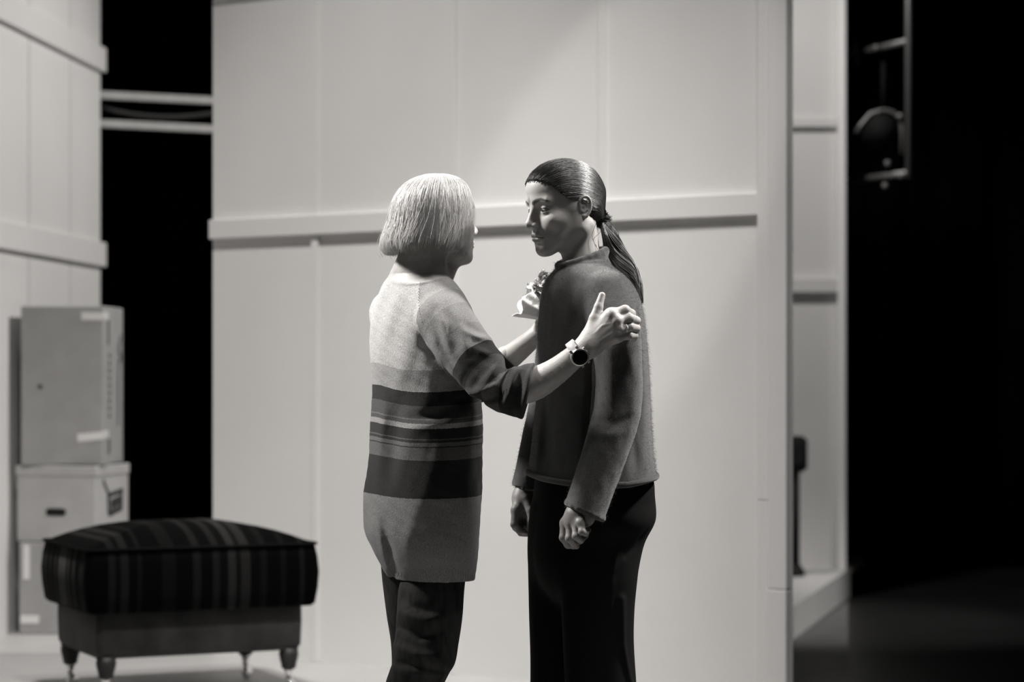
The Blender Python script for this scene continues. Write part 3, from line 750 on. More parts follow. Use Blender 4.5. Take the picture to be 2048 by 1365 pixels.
def hand_B_near(P):
    w = cone(P, W(1166, 1000, -.245), W(1150, 1040, -.25), .024, .022)
    palm = cone(P, W(1152, 1030, -.255), W(1131, 1048, -.235), .020, .0125)
    palm = smin(palm, cone(P, W(1155, 1030, -.26), W(1160, 1046, -.285), .018, .0115), .014)
    palm = smin(palm, cone(P, W(1150, 1030, -.262), W(1144, 1046, -.262), .018, .0125), .012)
    d = smin(w, palm, .02)
    fs = [finger(P, [(1130, 1046, -.236), (1127, 1076, -.246), (1136, 1090, -.232), (1153, 1093, -.222)], [.0112, .0098, .0088, .0072]),
          finger(P, [(1142, 1047, -.256), (1139, 1077, -.268), (1148, 1087, -.252), (1161, 1083, -.238)], [.0112, .0098, .0088, .0074]),
          finger(P, [(1153, 1047, -.273), (1152, 1073, -.286), (1161, 1080, -.272), (1171, 1072, -.256)], [.0105, .0092, .0084, .0072]),
          finger(P, [(1163, 1046, -.286), (1164, 1064, -.296), (1171, 1067, -.284), (1177, 1060, -.270)], [.0092, .0080, .0072, .0062]),
          finger(P, [(1148, 1028, -.222), (1136, 1052, -.205), (1138, 1078, -.200), (1146, 1093, -.203)], [.013, .0105, .0095, .0075])]
    ff = fs[0]
    for f_ in fs[1:]: ff = smin(ff, f_, .0022)
    return smin(d, ff, .007)
def hand_B_far(P):
    w = cone(P, W(1054, 955, .175), W(1045, 995, .16), .023, .021)
    palm = cone(P, W(1045, 995, .16), W(1033, 1022, .135), .020, .014)
    palm = smin(palm, cone(P, W(1048, 997, .165), W(1050, 1026, .185), .018, .013), .014)
    palm = smin(palm, cone(P, W(1045, 997, .16), W(1040, 1025, .16), .018, .014), .012)
    d = smin(w, palm, .02)
    fs = [finger(P, [(1032, 1020, .132), (1029, 1050, .122), (1038, 1061, .132), (1052, 1065, .145)], [.0112, .0096, .0086, .007]),
          finger(P, [(1038, 1024, .15), (1032, 1055, .14), (1042, 1066, .152), (1057, 1069, .165)], [.0110, .0096, .0086, .007]),
          finger(P, [(1044, 1026, .168), (1039, 1056, .162), (1048, 1067, .175), (1062, 1070, .187)], [.0105, .009, .0082, .007]),
          finger(P, [(1050, 1026, .186), (1047, 1050, .184), (1054, 1060, .197), (1064, 1063, .207)], [.0092, .008, .0072, .0062]),
          finger(P, [(1050, 1000, .142), (1060, 1022, .128), (1061, 1042, .120), (1058, 1058, .118)], [.0125, .0102, .0092, .0072])]
    ff = fs[0]
    for f_ in fs[1:]: ff = smin(ff, f_, .0022)
    return smin(d, ff, .007)
p1 = mesh_sdf(skin_B_head, W(1030, 575, -.13), W(1235, 310, .13), .0014)
p2 = mesh_sdf(hand_B_near, W(1105, 1110, -.33), W(1200, 985, -.16), .0016)
p3 = mesh_sdf(hand_B_far, W(1008, 1085, .09), W(1080, 945, .24), .0018)
p4 = mesh_sdf(skin_B_low, W(1000, 1735, -.40), W(1330, 530, .36), .010)
v, q = join([p1, p2, p3, p4]); me = np_mesh('body', v, q)
Qv = ((v - Ho) @ RB).astype(f32); alb = head_albedo(Qv, .40, .19, .085); alb[len(p1[0]):] = .22  # hand albedo lowered to imitate the shade they hang in
alb *= (1 + .05 * wob(v.astype(f32), 3, 130))
fattr(me, 'alb', alb); link('body', me, M_skin, young, True, True)

# ---- sweater
def zpl(py): return W(0, py)[2]
hemB = [(1054, 949), (1085, 957), (1130, 962), (1190, 966), (1250, 964), (1313, 951)]
hem_z = lambda x: np.interp(x, [W(p[0], 0)[0] for p in hemB], [zpl(p[1]) for p in hemB])
def B_sleeves(P):
    n = limb(P, *BN_arm, 16, .003); f = limb(P, *BF_arm, 12, .003)
    # cuffs cut
    for nm, (c, e0, e1, dy) in {'n': (None, (1128, 1004), (1216, 1044), -.25), 'f': (None, (1032, 972), (1075, 975), .17)}.items():
        a = W(*e0, dy); b = W(*e1, dy); t = b - a; nn = np.array([t[2], 0, -t[0]]); nn /= np.linalg.norm(nn)     # pointing down
        if nn[2] > 0: nn = -nn
        pl = (P - a.astype(f32)) @ nn.astype(f32)
        if nm == 'n': n = smax(n, pl, .004)
        else: f = smax(f, pl, .004)
    return n, f
def sweater_B(P, parts=False):
    d = B_torso(P, 0, cap=.02)
    d = smax(d, hem_z(P[:, 0]).astype(f32) - P[:, 2], .004)
    d = smin(d, cone(P, W(1176, 566, 0), W(1214, 594, -.12), .046, .058), .05)
    d = smin(d, cone(P, W(1162, 568, 0), W(1135, 594, .13), .044, .056), .05)
    n, f = B_sleeves(P)
    if parts: return d, n, f
    for px, A, w in (([(1165, 560), (1135, 640), (1118, 760)], .004, .020), ([(1186, 640), (1187, 700), (1186, 780), (1178, 880), (1162, 960)], -.014, .013), ([(1082, 800), (1074, 880), (1066, 950)], .005, .012), ([(1098, 780), (1094, 880), (1090, 955)], -.005, .014),
                     ([(1135, 800), (1120, 860), (1118, 940)], .004, .018), ([(1286, 700), (1292, 820), (1300, 940)], .003, .012), ([(1262, 840), (1268, 900), (1272, 960)], -.004, .012)):
        d = fold(P, d, px, A, w, .05)
    for px, A, w in (([(1200, 610), (1189, 680), (1192, 740)], .004, .012), ([(1216, 690), (1222, 760), (1214, 840)], .003, .018), ([(1262, 700), (1272, 760), (1266, 840), (1242, 920)], .0025, .012),
                     ([(1262, 835), (1228, 846), (1196, 838)], -.003, .010), ([(1256, 862), (1220, 872), (1186, 862)], .003, .012), ([(1190, 880), (1172, 940), (1156, 1000)], .003, .014)):
        n = fold(P, n, px, A, w, -.19)
    d = smin(d, n, .007); d = smin(d, f, .02)
    d = d + .0014 * wob(P, 11, 42) + .0006 * wob(P, 12, 120)
    # hollow towards the openings
    inner = d + .007
    op = np.minimum(np.minimum(P[:, 2] - hem_z(P[:, 0]) - .03, sph(P, W(1172, 1024, -.25), .085)), sph(P, W(1053, 972, .17), .055)).astype(f32)
    d = smax(d, -np.maximum(inner, op), .002)
    # neck hole and collar
    d = smax(d, -cone(P, W(1160, 470, 0), W(1168, 560, 0), .0500, .052), .006)
    return d
cc = W(1164, 517, -.004); u_ = W(1208, 501, .012) - cc; v_ = np.array([.010, .058, .012])
v_ = v_ - u_ * (v_ @ u_) / (u_ @ u_)
collar = [p.astype(f32) for p in ring_pts(cc, u_, v_, 20)]
cc2 = W(1168, 533, -.002); collar2 = [p.astype(f32) for p in ring_pts(cc2, u_ * 1.06, v_ * 1.08, 20)]
t0 = np.array([W(1128, 1004, -.25), W(1216, 1044, -.25)])
def cuff_ring(e0, e1, dy, depth):
    a = W(*e0, dy); b = W(*e1, dy); return [p.astype(f32) for p in ring_pts((a + b) / 2, (b - a) / 2, np.array([0, depth, 0]), 16)]
cuffn = cuff_ring((1135, 1006), (1205, 1038), -.249, .041); cufff = cuff_ring((1036, 974), (1074, 977), .17, .033)
def sweater_B_full(P):
    d = sweater_B(P)
    col = np.minimum(chain(P, collar, [.0098] * 21, .002), 1)
    d = smin(d, col, .004)
    pl = (P - cc.astype(f32)) @ np.cross(u_, v_).astype(f32) / np.linalg.norm(np.cross(u_, v_))
    pl = pl if np.cross(u_, v_)[2] > 0 else -pl
    wallc = np.maximum(np.maximum(np.abs(cone(P, cc + (cc - cc2), cc2 + (cc2 - cc), .0505, .062)) - .005, pl), -pl - .05)
    d = smin(d, wallc.astype(f32), .012)
    d = smin(d, chain(P, cuffn, [.0075] * 17, .002), .004); d = smin(d, chain(P, cufff, [.006] * 17, .002), .004)
    return d
vs_, qs_ = mesh_sdf(sweater_B_full, W(1015, 1060, -.34), W(1335, 480, .30), .0030)
me = np_mesh('sweater', vs_, qs_)
dd, dn, df = sweater_B(vs_.astype(f32), True)
fattr(me, 't', np.full(len(vs_), .5)); fattr(me, 's', np.full(len(vs_), .5)); fattr(me, 'slv', (np.minimum(dn, df) < dd).astype(f32))
M_knitB = knit_mat('mohair_knit', [(0, .040)], [(0, .044)], .35, 600.0, .4, .35)
swB = link('sweater', me, M_knitB, young, True, True)
# rolled hem
xs = np.linspace(0, 2 * math.pi, 72); zg = zpl(955)
hx_ = np.interp(zg, B_torso.zg, B_torso.hx) / B_torso.e; cxh = np.interp(zg, B_torso.zg, B_torso.cx)
pts = []
for a in xs:
    cu_, su_ = math.cos(a), math.sin(a); n_ = 2.2
    uu = hx_ * math.copysign(abs(cu_) ** (2 / n_), cu_); vv = hx_ * .62 * math.copysign(abs(su_) ** (2 / n_), su_)
    x = cxh + uu * math.cos(B_torso.th) - vv * math.sin(B_torso.th); y = Y0 + uu * math.sin(B_torso.th) + vv * math.cos(B_torso.th)
    x = cxh + (x - cxh) * .975; y = Y0 + (y - Y0) * .975; pts.append((x, y, float(hem_z(x)) + .003))
h_ = MB().tube(pts, .0088, 10, False).build('rolled_hem', M_knitB, young, True, True)
for nm in ('t', 's', 'slv'): fattr(h_.data, nm, np.full(len(h_.data.vertices), .4))

# fuzz of the mohair: short loose fibres standing off the knit
nr = np.zeros(len(vs_) * 3, f32); me.vertices.foreach_get('co', nr); me.update()
nn_ = np.zeros(len(vs_) * 3, f32); me.vertex_normals.foreach_get('vector', nn_); nn_ = nn_.reshape(-1, 3)
sel = rng.choice(len(vs_), 34000, replace=False)
base = vs_[sel]; no = nn_[sel]; j = rng.normal(size=no.shape) * .75; dr = no + j; dr /= np.linalg.norm(dr, axis=1, keepdims=True)
ln = rng.uniform(.003, .0085, len(sel))[:, None]; dr2 = dr + rng.normal(size=no.shape) * .5 + np.array([0, 0, -.3])
fz = np.stack([base, base + dr * ln * .5, base + dr * ln * .5 + dr2 * ln * .4], 1)
fo = strands('fuzz', fz, np.array([.00016, .00014, .00008]), None, swB, sides=3); fo.data.materials.append(mat('mohair_fibre', .065, .9))
fo['kind'] = 'stuff'
fo.data.transform(Matrix.Translation(young.location).inverted())

# ---- trousers
hipB = Loft([(935, 1072, 1298, .0), (960, 1068, 1305, 0), (1000, 1065, 1307, 0), (1040, 1064, 1307, 0), (1080, 1064, 1287, 0), (1130, 1068, 1268, 0), (1180, 1085, 1235, 0), (1215, 1115, 1200, 0), (1235, 1145, 1165, 0)], math.radians(-72), .72, 2.1)
legBn = Loft([(1000, 1100, 1300, -.03), (1040, 1104, 1300, -.045), (1085, 1112, 1282, -.06), (1140, 1118, 1276, -.08), (1200, 1122, 1269, -.085), (1365, 1128, 1273, -.085), (1550, 1122, 1279, -.085), (1733, 1116, 1287, -.085)], 0, .86, 2.1)
legBf = Loft([(1000, 1065, 1190, .03), (1040, 1062, 1190, .045), (1085, 1058, 1195, .07), (1200, 1057, 1192, .085), (1365, 1061, 1192, .085), (1550, 1060, 1196, .085), (1733, 1060, 1205, .085)], 0, .95, 2.1)
def trousers_B(P):
    d = hipB(P, cap=.01); d = smin(d, smin(legBn(P), legBf(P), .02), .025)
    d = ridge(P, d, [W(1236, 1070, -.15), W(1226, 1150, -.17), W(1222, 1220, -.17)], .005, .012)
    d = ridge(P, d, [W(1245, 1200, -.15), W(1250, 1290, -.15), W(1268, 1380, -.13), W(1278, 1500, -.12)], .006, .010)
    d = ridge(P, d, [W(1290, 1040, -.1), W(1275, 1090, -.12), W(1250, 1110, -.14)], -.004, .010)
    d = ridge(P, d, [W(1180, 1100, -.17), W(1178, 1400, -.18), W(1176, 1733, -.18)], .004, .008)
    return d + .002 * wob(P, 21, 30)
vs2, qs2 = mesh_sdf(trousers_B, W(1030, 1750, -.26), W(1330, 925, .26), .0055)
M_tr = mat('black_trouser_cloth', .0035, .85, spec=.15, bump=.1, bscale=500)
link('trousers', np_mesh('trousers', vs2, qs2), M_tr, young, True, True)
def shoe(P, heel, toe, r=.042):
    heel = np.array(heel, f32); toe = np.array(toe, f32); m_ = heel * .45 + toe * .55
    d = smin(cone(P, heel + V3(0, 0, .035), m_ + V3(0, 0, .03), .036, .038), cone(P, m_ + V3(0, 0, .028), toe + V3(0, 0, .022), .042, .030), .02)
    d = smin(d, cone(P, heel + V3(0, 0, .04), heel + V3(0, 0, .10), .036, .034), .02)
    d = smin(d, np.maximum(np.abs(P[:, 2] - .008) - .007, cone(P * V3(1, 1, 0), heel * V3(1, 1, 0), toe * V3(1, 1, 0), .038, .036)).astype(f32), .004)
    return smax(d, .001 - P[:, 2], .002)
M_shoe = mat('black_leather', .012, .4)
for hl, to_ in (((1205, 1746, -.09), (1105, 1746, -.16)), ((1150, 1746, .08), (1050, 1746, .02))):
    a = W(*hl); b = W(*to_); a[2] = b[2] = 0
    vv, qq = mesh_sdf(lambda P: shoe(P, a, b), np.minimum(a, b) - .08, np.maximum(a, b) + np.array([.08, .08, .18]), .006)
    link('shoe', np_mesh('shoe', vv, qq), M_shoe, young, True, True)

# ---- hair, slicked back to a low ponytail
HL = ([-.12, -.085, -.05, -.035, -.012, .008, .028, .045, .062, .085], [-.060, -.058, -.050, -.036, .008, .014, .016, .032, .053, .068])
tie = np.array([-.101, 0.004, -.044])
def cran(S, off): 
    d = ell(S, (-.012, 0, .032), (.090 + off, .074 + off, .076 + off)); d = smin(d, ell(S, (.012, 0, .045), (.078 + off, .066 + off, .060 + off)), .02)
    return smin(d, cone(S, (-.06, 0, -.01), (-.086, 0, -.036), .045 + off, .018 + off), .04)
def hair_B(P):
    Q = (P - Ho) @ RB; S = Q.copy(); S[:, 1] = np.abs(S[:, 1])
    d = cran(S, .0032); hl = np.interp(S[:, 0], *HL).astype(f32)
    d = smax(d, (hl + .005 - S[:, 2]) * .8, .006)
    return d
vh, qh = mesh_sdf(hair_B, W(1030, 480, -.12), W(1240, 300, .12), .0020)
hb_ = link('hair', np_mesh('hair', vh, qh), M_brown_in, young, True, True)
cB = np.array([.0, 0, -.022])
def on_cran(dirs, off):
    """march from the centre to the cranium surface"""
    t = np.full(len(dirs), .05)
    for _ in range(14):
        p = (cB + dirs * t[:, None]).astype(f32); S = p.copy(); S[:, 1] = np.abs(S[:, 1]); t = t - cran(S, off)
    return cB + dirs * t[:, None]
Ns = 7500; start = []
while len(start) < Ns:
    d_ = rng.normal(size=(4000, 3)); d_ /= np.linalg.norm(d_, axis=1, keepdims=True)
    p = on_cran(d_, .004); ok = p[:, 2] > np.interp(p[:, 0], *HL) + .001
    nearl = np.abs(p[:, 2] - np.interp(p[:, 0], *HL)) < .012
    ok &= nearl | (rng.random(len(p)) < .5)
    start += list(d_[ok])
start = np.array(start[:Ns]); td = (tie - cB); td /= np.linalg.norm(td)
S_ = 14; tt = np.linspace(0, 1, S_); om = np.arccos(np.clip(start @ td, -1, .9999))
P_ = []
offr = rng.uniform(.0045, .0062, Ns); lat = rng.normal(size=(Ns, 3)) * .05
for k_ in range(S_):
    t_ = tt[k_]; d_ = (np.sin((1 - t_) * om) / np.sin(om))[:, None] * start + (np.sin(t_ * om) / np.sin(om))[:, None] * td
    d_ = d_ + lat * (.3 * math.sin(math.pi * t_)); d_ /= np.linalg.norm(d_, axis=1, keepdims=True)
    p = on_cran(d_, 0.0); nrm_ = d_; p = p + nrm_ * (offr * min(1, .62 + 2.2 * t_))[:, None]
    w_ = max(0, (t_ - .8) / .2) ** 2; p = p * (1 - w_) + (tie + rng.normal(size=(Ns, 3)) * .007) * w_
    P_.append(p)
SP = np.stack(P_, 1); SPw = Ho + SP @ RB.T.astype(float)
o = strands('hair_strands', SPw, np.full(S_, .00055), M_brown, hb_); o['kind'] = 'stuff'
o.data.transform(Matrix.Translation(young.location).inverted())
# hair tie
tw = Ho + RB @ tie.astype(f32); ax_ = W(1232, 476, .02) - tw; ax_ /= np.linalg.norm(ax_); e1 = np.cross(ax_, [0, 1, 0]); e1 /= np.linalg.norm(e1); e2 = np.cross(ax_, e1)
MB().tube([p + ax_ * .004 * math.sin(6 * i) for i, p in enumerate(ring_pts(tw + ax_ * .006, e1 * .0125, e2 * .0125, 24))], .0062, 8, False).build('hair_tie', mat('black_elastic', .006, .8), young, True, True)
# ponytail
path = np.array([tw, W(1216, 466, .015), W(1227, 500, .02), W(1243, 530, .01), W(1262, 556, .0), W(1274, 580, -.01), W(1281, 605, -.02)])
tk = np.linspace(0, 1, len(path)); ts = np.linspace(0, 1, 18)
pc = np.stack([spline(tk, path[:, i], ts) for i in range(3)], 1)
wd = np.interp(ts, [0, .08, .3, .55, .8, 1], [.007, .010, .021, .025, .015, .007])
Np = 1300; a_ = rng.uniform(0, 2 * math.pi, Np); r_ = np.sqrt(rng.random(Np)); Lk = np.clip(rng.normal(.86, .16, Np), .45, 1.08)
PT = np.zeros((Np, 18, 3)); 
for k_ in range(18):
    tq = np.clip(ts[k_] * Lk, 0, 1); c_ = np.stack([np.interp(tq, ts, pc[:, i]) for i in range(3)], 1); w_ = np.interp(tq, ts, wd) * r_
    ph = a_ + .6 * np.sin(tq * 5 + a_)
    PT[:, k_] = c_ + np.stack([np.cos(ph) * w_, np.sin(ph) * w_, np.cos(ph) * w_ * .55 + .006 * np.sin(tq * 9 + a_ * 3)], 1)
pt = strands('ponytail', PT, np.interp(ts, [0, .8, 1], [.0007, .0006, .0002]), hair_mat('ponytail_hair', .012, .13, .45, .4), young)
# loose wisps
wp = []
for (p0, p1_, p2_, p3_) in (((1192, 448, -.02), (1184, 470, -.03), (1188, 485, -.03), (1194, 494, -.03)), ((1210, 445, -.01), (1200, 465, -.02), (1187, 480, -.02), (1196, 500, -.02)), ((1208, 440, -.01), (1222, 446, -.02), (1236, 462, -.02), (1238, 478, -.02)),
                           ((1240, 520, -.01), (1268, 545, -.02), (1272, 570, -.03), (1284, 600, -.04)), ((1245, 525, -.01), (1262, 552, -.02), (1280, 575, -.03), (1282, 612, -.04)), ((1206, 440, -.01), (1216, 442, -.01), (1224, 446, -.01), (1226, 452, -.01))):
    c4 = np.array([W(*p0), W(*p1_), W(*p2_), W(*p3_)]); wp.append(np.stack([spline(np.linspace(0, 1, 4), c4[:, i], np.linspace(0, 1, 12)) for i in range(3)], 1))
o = strands('loose_wisps', np.array(wp), np.full(12, .0005), M_brown, pt); o['kind'] = 'stuff'; o.data.transform(Matrix.Translation(young.location).inverted())

# ================================================================== OLDER PERSON (striped sweater, seen from behind)
old = empty('person', (W(850, 750)[0], Y0, 0))
props(old, 'grey-haired person in long striped sweater and jeans, reaching out to hold arms', 'person')
Ao = W(877, 441, .0).astype(f32); RA = frame((.84, .54), math.radians(-4))
def toA(*l): return Ao + RA @ np.array(l, f32)
A_torso = Loft([(548, 800, 880, .0), (562, 776, 898, .0), (580, 763, 912, .0), (605, 751, 926, .0), (640, 741, 938, .0), (690, 737, 948, .0), (740, 738, 955, 0), (780, 742, 962, 0), (820, 740, 966, 0), (870, 737, 967, 0), (920, 733, 967, 0),
                (975, 725, 965, 0), (1030, 724, 962, 0), (1075, 729, 958, 0), (1105, 742, 956, 0), (1135, 760, 954, 0), (1175, 786, 948, 0)], math.radians(-57), .66, 2.2)
AN = ([W(888, 640, -.12), W(948, 722, -.19), W(1003, 778, -.235), W(1088, 787, -.275)], [.060, .057, .046, .068])
AF = ([W(790, 630, .13), W(880, 730, .24), W(960, 765, .29), W(1012, 716, .285)], [.055, .050, .046, .036])
def skin_A_head(P):
    Q = (P - Ao) @ RA
    d = head_sdf(Q * f32(1.02), ears=False) / f32(1.02)
    n = cone(P, toA(-.030, 0, -.055), W(846, 575, .01), .044, .050)
    n = smin(n, cone(P, toA(-.055, 0, -.045), W(808, 590, .04), .035, .050), .03)
    n = smin(n, cone(P, toA(-.02, -.045, -.06), W(884, 580, -.02), .010, .012), .014)
    n = smin(n, cone(P, toA(.045, 0, -.092), W(882, 578, .03), .012, .020), .03)
    n = smin(n, cone(P, W(840, 572, .0), W(890, 610, -.09), .045, .045), .04)
    n = smin(n, cone(P, W(835, 572, .02), W(790, 612, .11), .045, .045), .04)
    n = smin(n, A_torso(P, .008), .04)
    n = smax(n, P[:, 2] - Ao[2] - .0, .02)
    d = smin(d, n, .018)
    # tendon and jowl
    return d
A_wr = W(1160, 700, -.295)
def arm_A_near(P):
    d = limb(P, [W(1030, 783, -.245), W(1070, 768, -.268), W(1108, 746, -.285), W(1150, 713, -.295), W(1174, 694, -.297)], [.036, .0375, .0315, .0265, .0255], 12)
    # back of the hand
    pal = cone(P, W(1180, 687, -.298), W(1222, 630, -.302), .021, .0165)
    pal = smin(pal, cone(P, W(1180, 688, -.298), W(1233, 643, -.308), .020, .0150), .012)
    pal = smin(pal, cone(P, W(1180, 690, -.298), W(1236, 659, -.306), .020, .0145), .012)
    pal = smin(pal, cone(P, W(1180, 692, -.296), W(1233, 675, -.300), .020, .0135), .012)
    d = smin(d, pal, .02)
    fs = [finger(P, [(1222, 630, -.303), (1250, 621, -.297), (1262, 628, -.268), (1262, 638, -.245)], [.0128, .0118, .0105, .009]),
          finger(P, [(1233, 643, -.309), (1259, 637, -.303), (1272, 642, -.272), (1272, 650, -.245)], [.0120, .0112, .0102, .009]),
          finger(P, [(1236, 659, -.307), (1259, 654, -.302), (1272, 657, -.272), (1272, 663, -.245)], [.0115, .0106, .0098, .0085]),
          finger(P, [(1233, 675, -.301), (1257, 671, -.297), (1268, 672, -.270), (1268, 677, -.250)], [.0108, .0098, .009, .008])]
    ff = fs[0]
    for f_ in fs[1:]: ff = smin(ff, f_, .003)
    d = smin(d, ff, .008)
    th = finger(P, [(1180, 668, -.292), (1189, 637, -.292), (1197, 614, -.288), (1204, 591, -.283)], [.017, .0122, .0100, .0076])
    d = smin(d, th, .014)
    # knuckles, tendons, veins
    for k in ((1224, 628, -.314), (1235, 641, -.319), (1238, 657, -.316), (1234, 674, -.309)): d = smin(d, sph(P, W(*k), .0065), .012)
    for a, b in (((1188, 682, -.318), (1222, 633, -.316)), ((1190, 686, -.319), (1232, 644, -.320)), ((1192, 690, -.318), (1234, 660, -.318)), ((1190, 694, -.314), (1230, 675, -.311))):
        d = ridge(P, d, [W(*a), W(*b)], .0032, .0040)
    for vn in ([(1165, 705, -.318), (1188, 690, -.320), (1205, 678, -.321), (1222, 668, -.320)], [(1170, 692, -.32), (1196, 676, -.321), (1212, 660, -.32), (1226, 652, -.32)], [(1190, 668, -.318), (1205, 652, -.32), (1220, 648, -.32)]):
        d = ridge(P, d, [W(*k) for k in vn], .0026, .0026)
    return d
def arm_A_far(P):
    d = limb(P, [W(990, 738, .288), W(1035, 703, .283), W(1076, 668, .275), W(1092, 652, .27)], [.034, .0285, .0230, .022], 10)
    pal = smin(cone(P, W(1092, 648, .268), W(1118, 622, .262), .020, .016), cone(P, W(1092, 650, .268), W(1120, 642, .262), .020, .015), .014)
    d = smin(d, pal, .02)
    fs = [finger(P, [(1118, 620, .262), (1140, 612, .255), (1150, 616, .235)], [.011, .010, .008]), finger(P, [(1121, 630, .262), (1144, 626, .255), (1154, 630, .235)], [.011, .010, .008]),
          finger(P, [(1122, 640, .262), (1144, 640, .255), (1154, 643, .235)], [.0105, .0095, .008]), finger(P, [(1120, 648, .262), (1140, 652, .255), (1148, 655, .235)], [.0095, .0085, .007]),
          finger(P, [(1094, 640, .262), (1094, 620, .250), (1098, 602, .245)], [.014, .011, .0085])]
    for f_ in fs: d = smin(d, f_, .006)
    return d
def skin_A_low(P):
    d = A_torso(P, .02, zlo=zpl(1100))
    d = smin(d, chain(P, AN[0][:3], [.042, .040, .036], .02), .03); d = smin(d, chain(P, AF[0], [.042, .038, .034, .030], .02), .03)
    for L in (((872, 1090, -.02), (850, 1340, -.05), (815, 1715, -.05)), ((830, 1080, .08), (830, 1340, .09), (800, 1715, .09))): d = smin(d, chain(P, [W(*k) for k in L], [.042, .042, .033], .03), .02)
    return d
p1 = mesh_sdf(skin_A_head, W(745, 625, -.16), W(975, 335, .16), .0017)
p2 = mesh_sdf(arm_A_near, W(1010, 850, -.36), W(1290, 570, -.19), .0015)
p3 = mesh_sdf(arm_A_far, W(980, 790, .20), W(1170, 585, .34), .0022)
p4 = mesh_sdf(skin_A_low, W(700, 1735, -.40), W(1040, 600, .40), .010)
v, q = join([p1, p2, p3, p4]); me = np_mesh('body', v, q)
Qv = (((v - Ao) @ RA) * 1.02).astype(f32); alb = head_albedo(Qv, .42, .26, .25); alb[len(p1[0]):] = .45
alb *= (1 + .07 * wob(v.astype(f32), 5, 160) + .05 * wob(v.astype(f32), 6, 500)); fattr(me, 'alb', alb)
bodyA = link('body', me, M_skin2, old, True, True)

# ---- sweater
hemA = [(784, 1158), (800, 1163), (850, 1168), (900, 1167), (945, 1159)]
hemA_z = lambda x: np.interp(x, [W(p[0], 0)[0] for p in hemA], [zpl(p[1]) for p in hemA])
cutn = V3(.975, -.08, -.205); cutn /= np.linalg.norm(cutn); cutp = W(1058, 782, -.26).astype(f32)
cutf = (AF[0][3] - AF[0][2]); cutf = (cutf / np.linalg.norm(cutf)).astype(f32)
def A_parts(P):
    d = A_torso(P, 0, cap=.03)
    d = smax(d, hemA_z(P[:, 0]).astype(f32) - P[:, 2], .006)
    d = smin(d, cone(P, W(850, 588, .0), W(893, 632, -.11), .058, .058), .05)
    d = smin(d, cone(P, W(835, 585, .02), W(790, 622, .12), .055, .055), .05)
    n = smax(limb(P, *AN, 12, .005), (P - cutp) @ cutn, .006)
    f = smax(limb(P, *AF, 10, .004), (P - AF[0][3].astype(f32)) @ cutf, .005)
    return d, n, f
def sweater_A(P):
    d, n, f = A_parts(P)
    for px, A, w in (([(772, 770), (764, 850), (752, 960)], .005, .014), ([(800, 800), (790, 880), (778, 980)], -.004, .016), ([(838, 640), (850, 690), (885, 735)], -.005, .012), ([(935, 795), (880, 826), (815, 840)], -.004, .014), ([(945, 826), (900, 846), (830, 856)], .004, .012),
                     ([(772, 1070), (780, 1115), (792, 1160)], -.006, .011), ([(752, 1030), (762, 1085), (780, 1155)], .005, .011), ([(930, 960), (938, 1060), (935, 1150)], .003, .02), ([(828, 1000), (815, 1080), (818, 1160)], .003, .02), ([(950, 820), (952, 960)], -.003, .018)):
        d = fold(P, d, px, A * 1.3, w, .04)
    # sleeve: drag lines from the armpit, bunching above the elbow
    for px, A, w in (([(870, 605), (886, 650), (902, 712)], .005, .010), ([(862, 640), (882, 690), (915, 740)], -.004, .009), ([(908, 615), (928, 665), (935, 720)], .0035, .013), ([(920, 640), (945, 662), (972, 668)], -.003, .009), ([(930, 660), (960, 674), (988, 680)], .0045, .009), ([(945, 695), (975, 708), (1000, 708)], .003, .009),
                     ([(1006, 712), (985, 745), (955, 785)], .005, .010), ([(1018, 722), (1006, 755), (990, 800)], -.006, .009), ([(1030, 732), (1022, 770), (1006, 815)], .006, .009), ([(1042, 738), (1038, 775), (1024, 822)], -.005, .008), ([(1056, 736), (1052, 780), (1040, 830)], .004, .009), ([(935, 788), (968, 782), (1002, 765)], .006, .010), ([(945, 803), (980, 800), (1012, 788)], -.004, .008)):
        n = fold(P, n, px, A * 1.5, w, -.19)
    d = smin(d, n, .012); d = smin(d, f, .02)
    d = d + .0018 * wob(P, 31, 45) + .0007 * wob(P, 32, 140)
    inner = d + .006
    op = np.minimum(np.minimum(P[:, 2] - hemA_z(P[:, 0]) - .03, sph(P, cutp, .085)), np.minimum(sph(P, AF[0][3], .055), sph(P, W(842, 560, .02), .11))).astype(f32)
    d = smax(d, -np.maximum(inner, op), .002)
    # scooped neckline
    hole = ell(P, W(838, 532, -.01), (.086, .150, .050))
    d = smax(d, -hole, .004) - (.0022 * np.exp(-((hole - .005) / .0035) ** 2) * (d < .01)).astype(f32)
    return d
vA, qA = mesh_sdf(sweater_A, W(705, 1185, -.36), W(1085, 530, .36), .0030)
me = np_mesh('sweater', vA, qA); vf = vA.astype(f32)
dT, dN, dF = A_parts(vf)
px_ = 1024 + vA[:, 0] / vA[:, 1] * F; py_ = HY - (vA[:, 2] - HC) / vA[:, 1] * F
cxA = np.interp(vA[:, 2], A_torso.zg, A_torso.cx); hxA = np.interp(vA[:, 2], A_torso.zg, A_torso.hx)
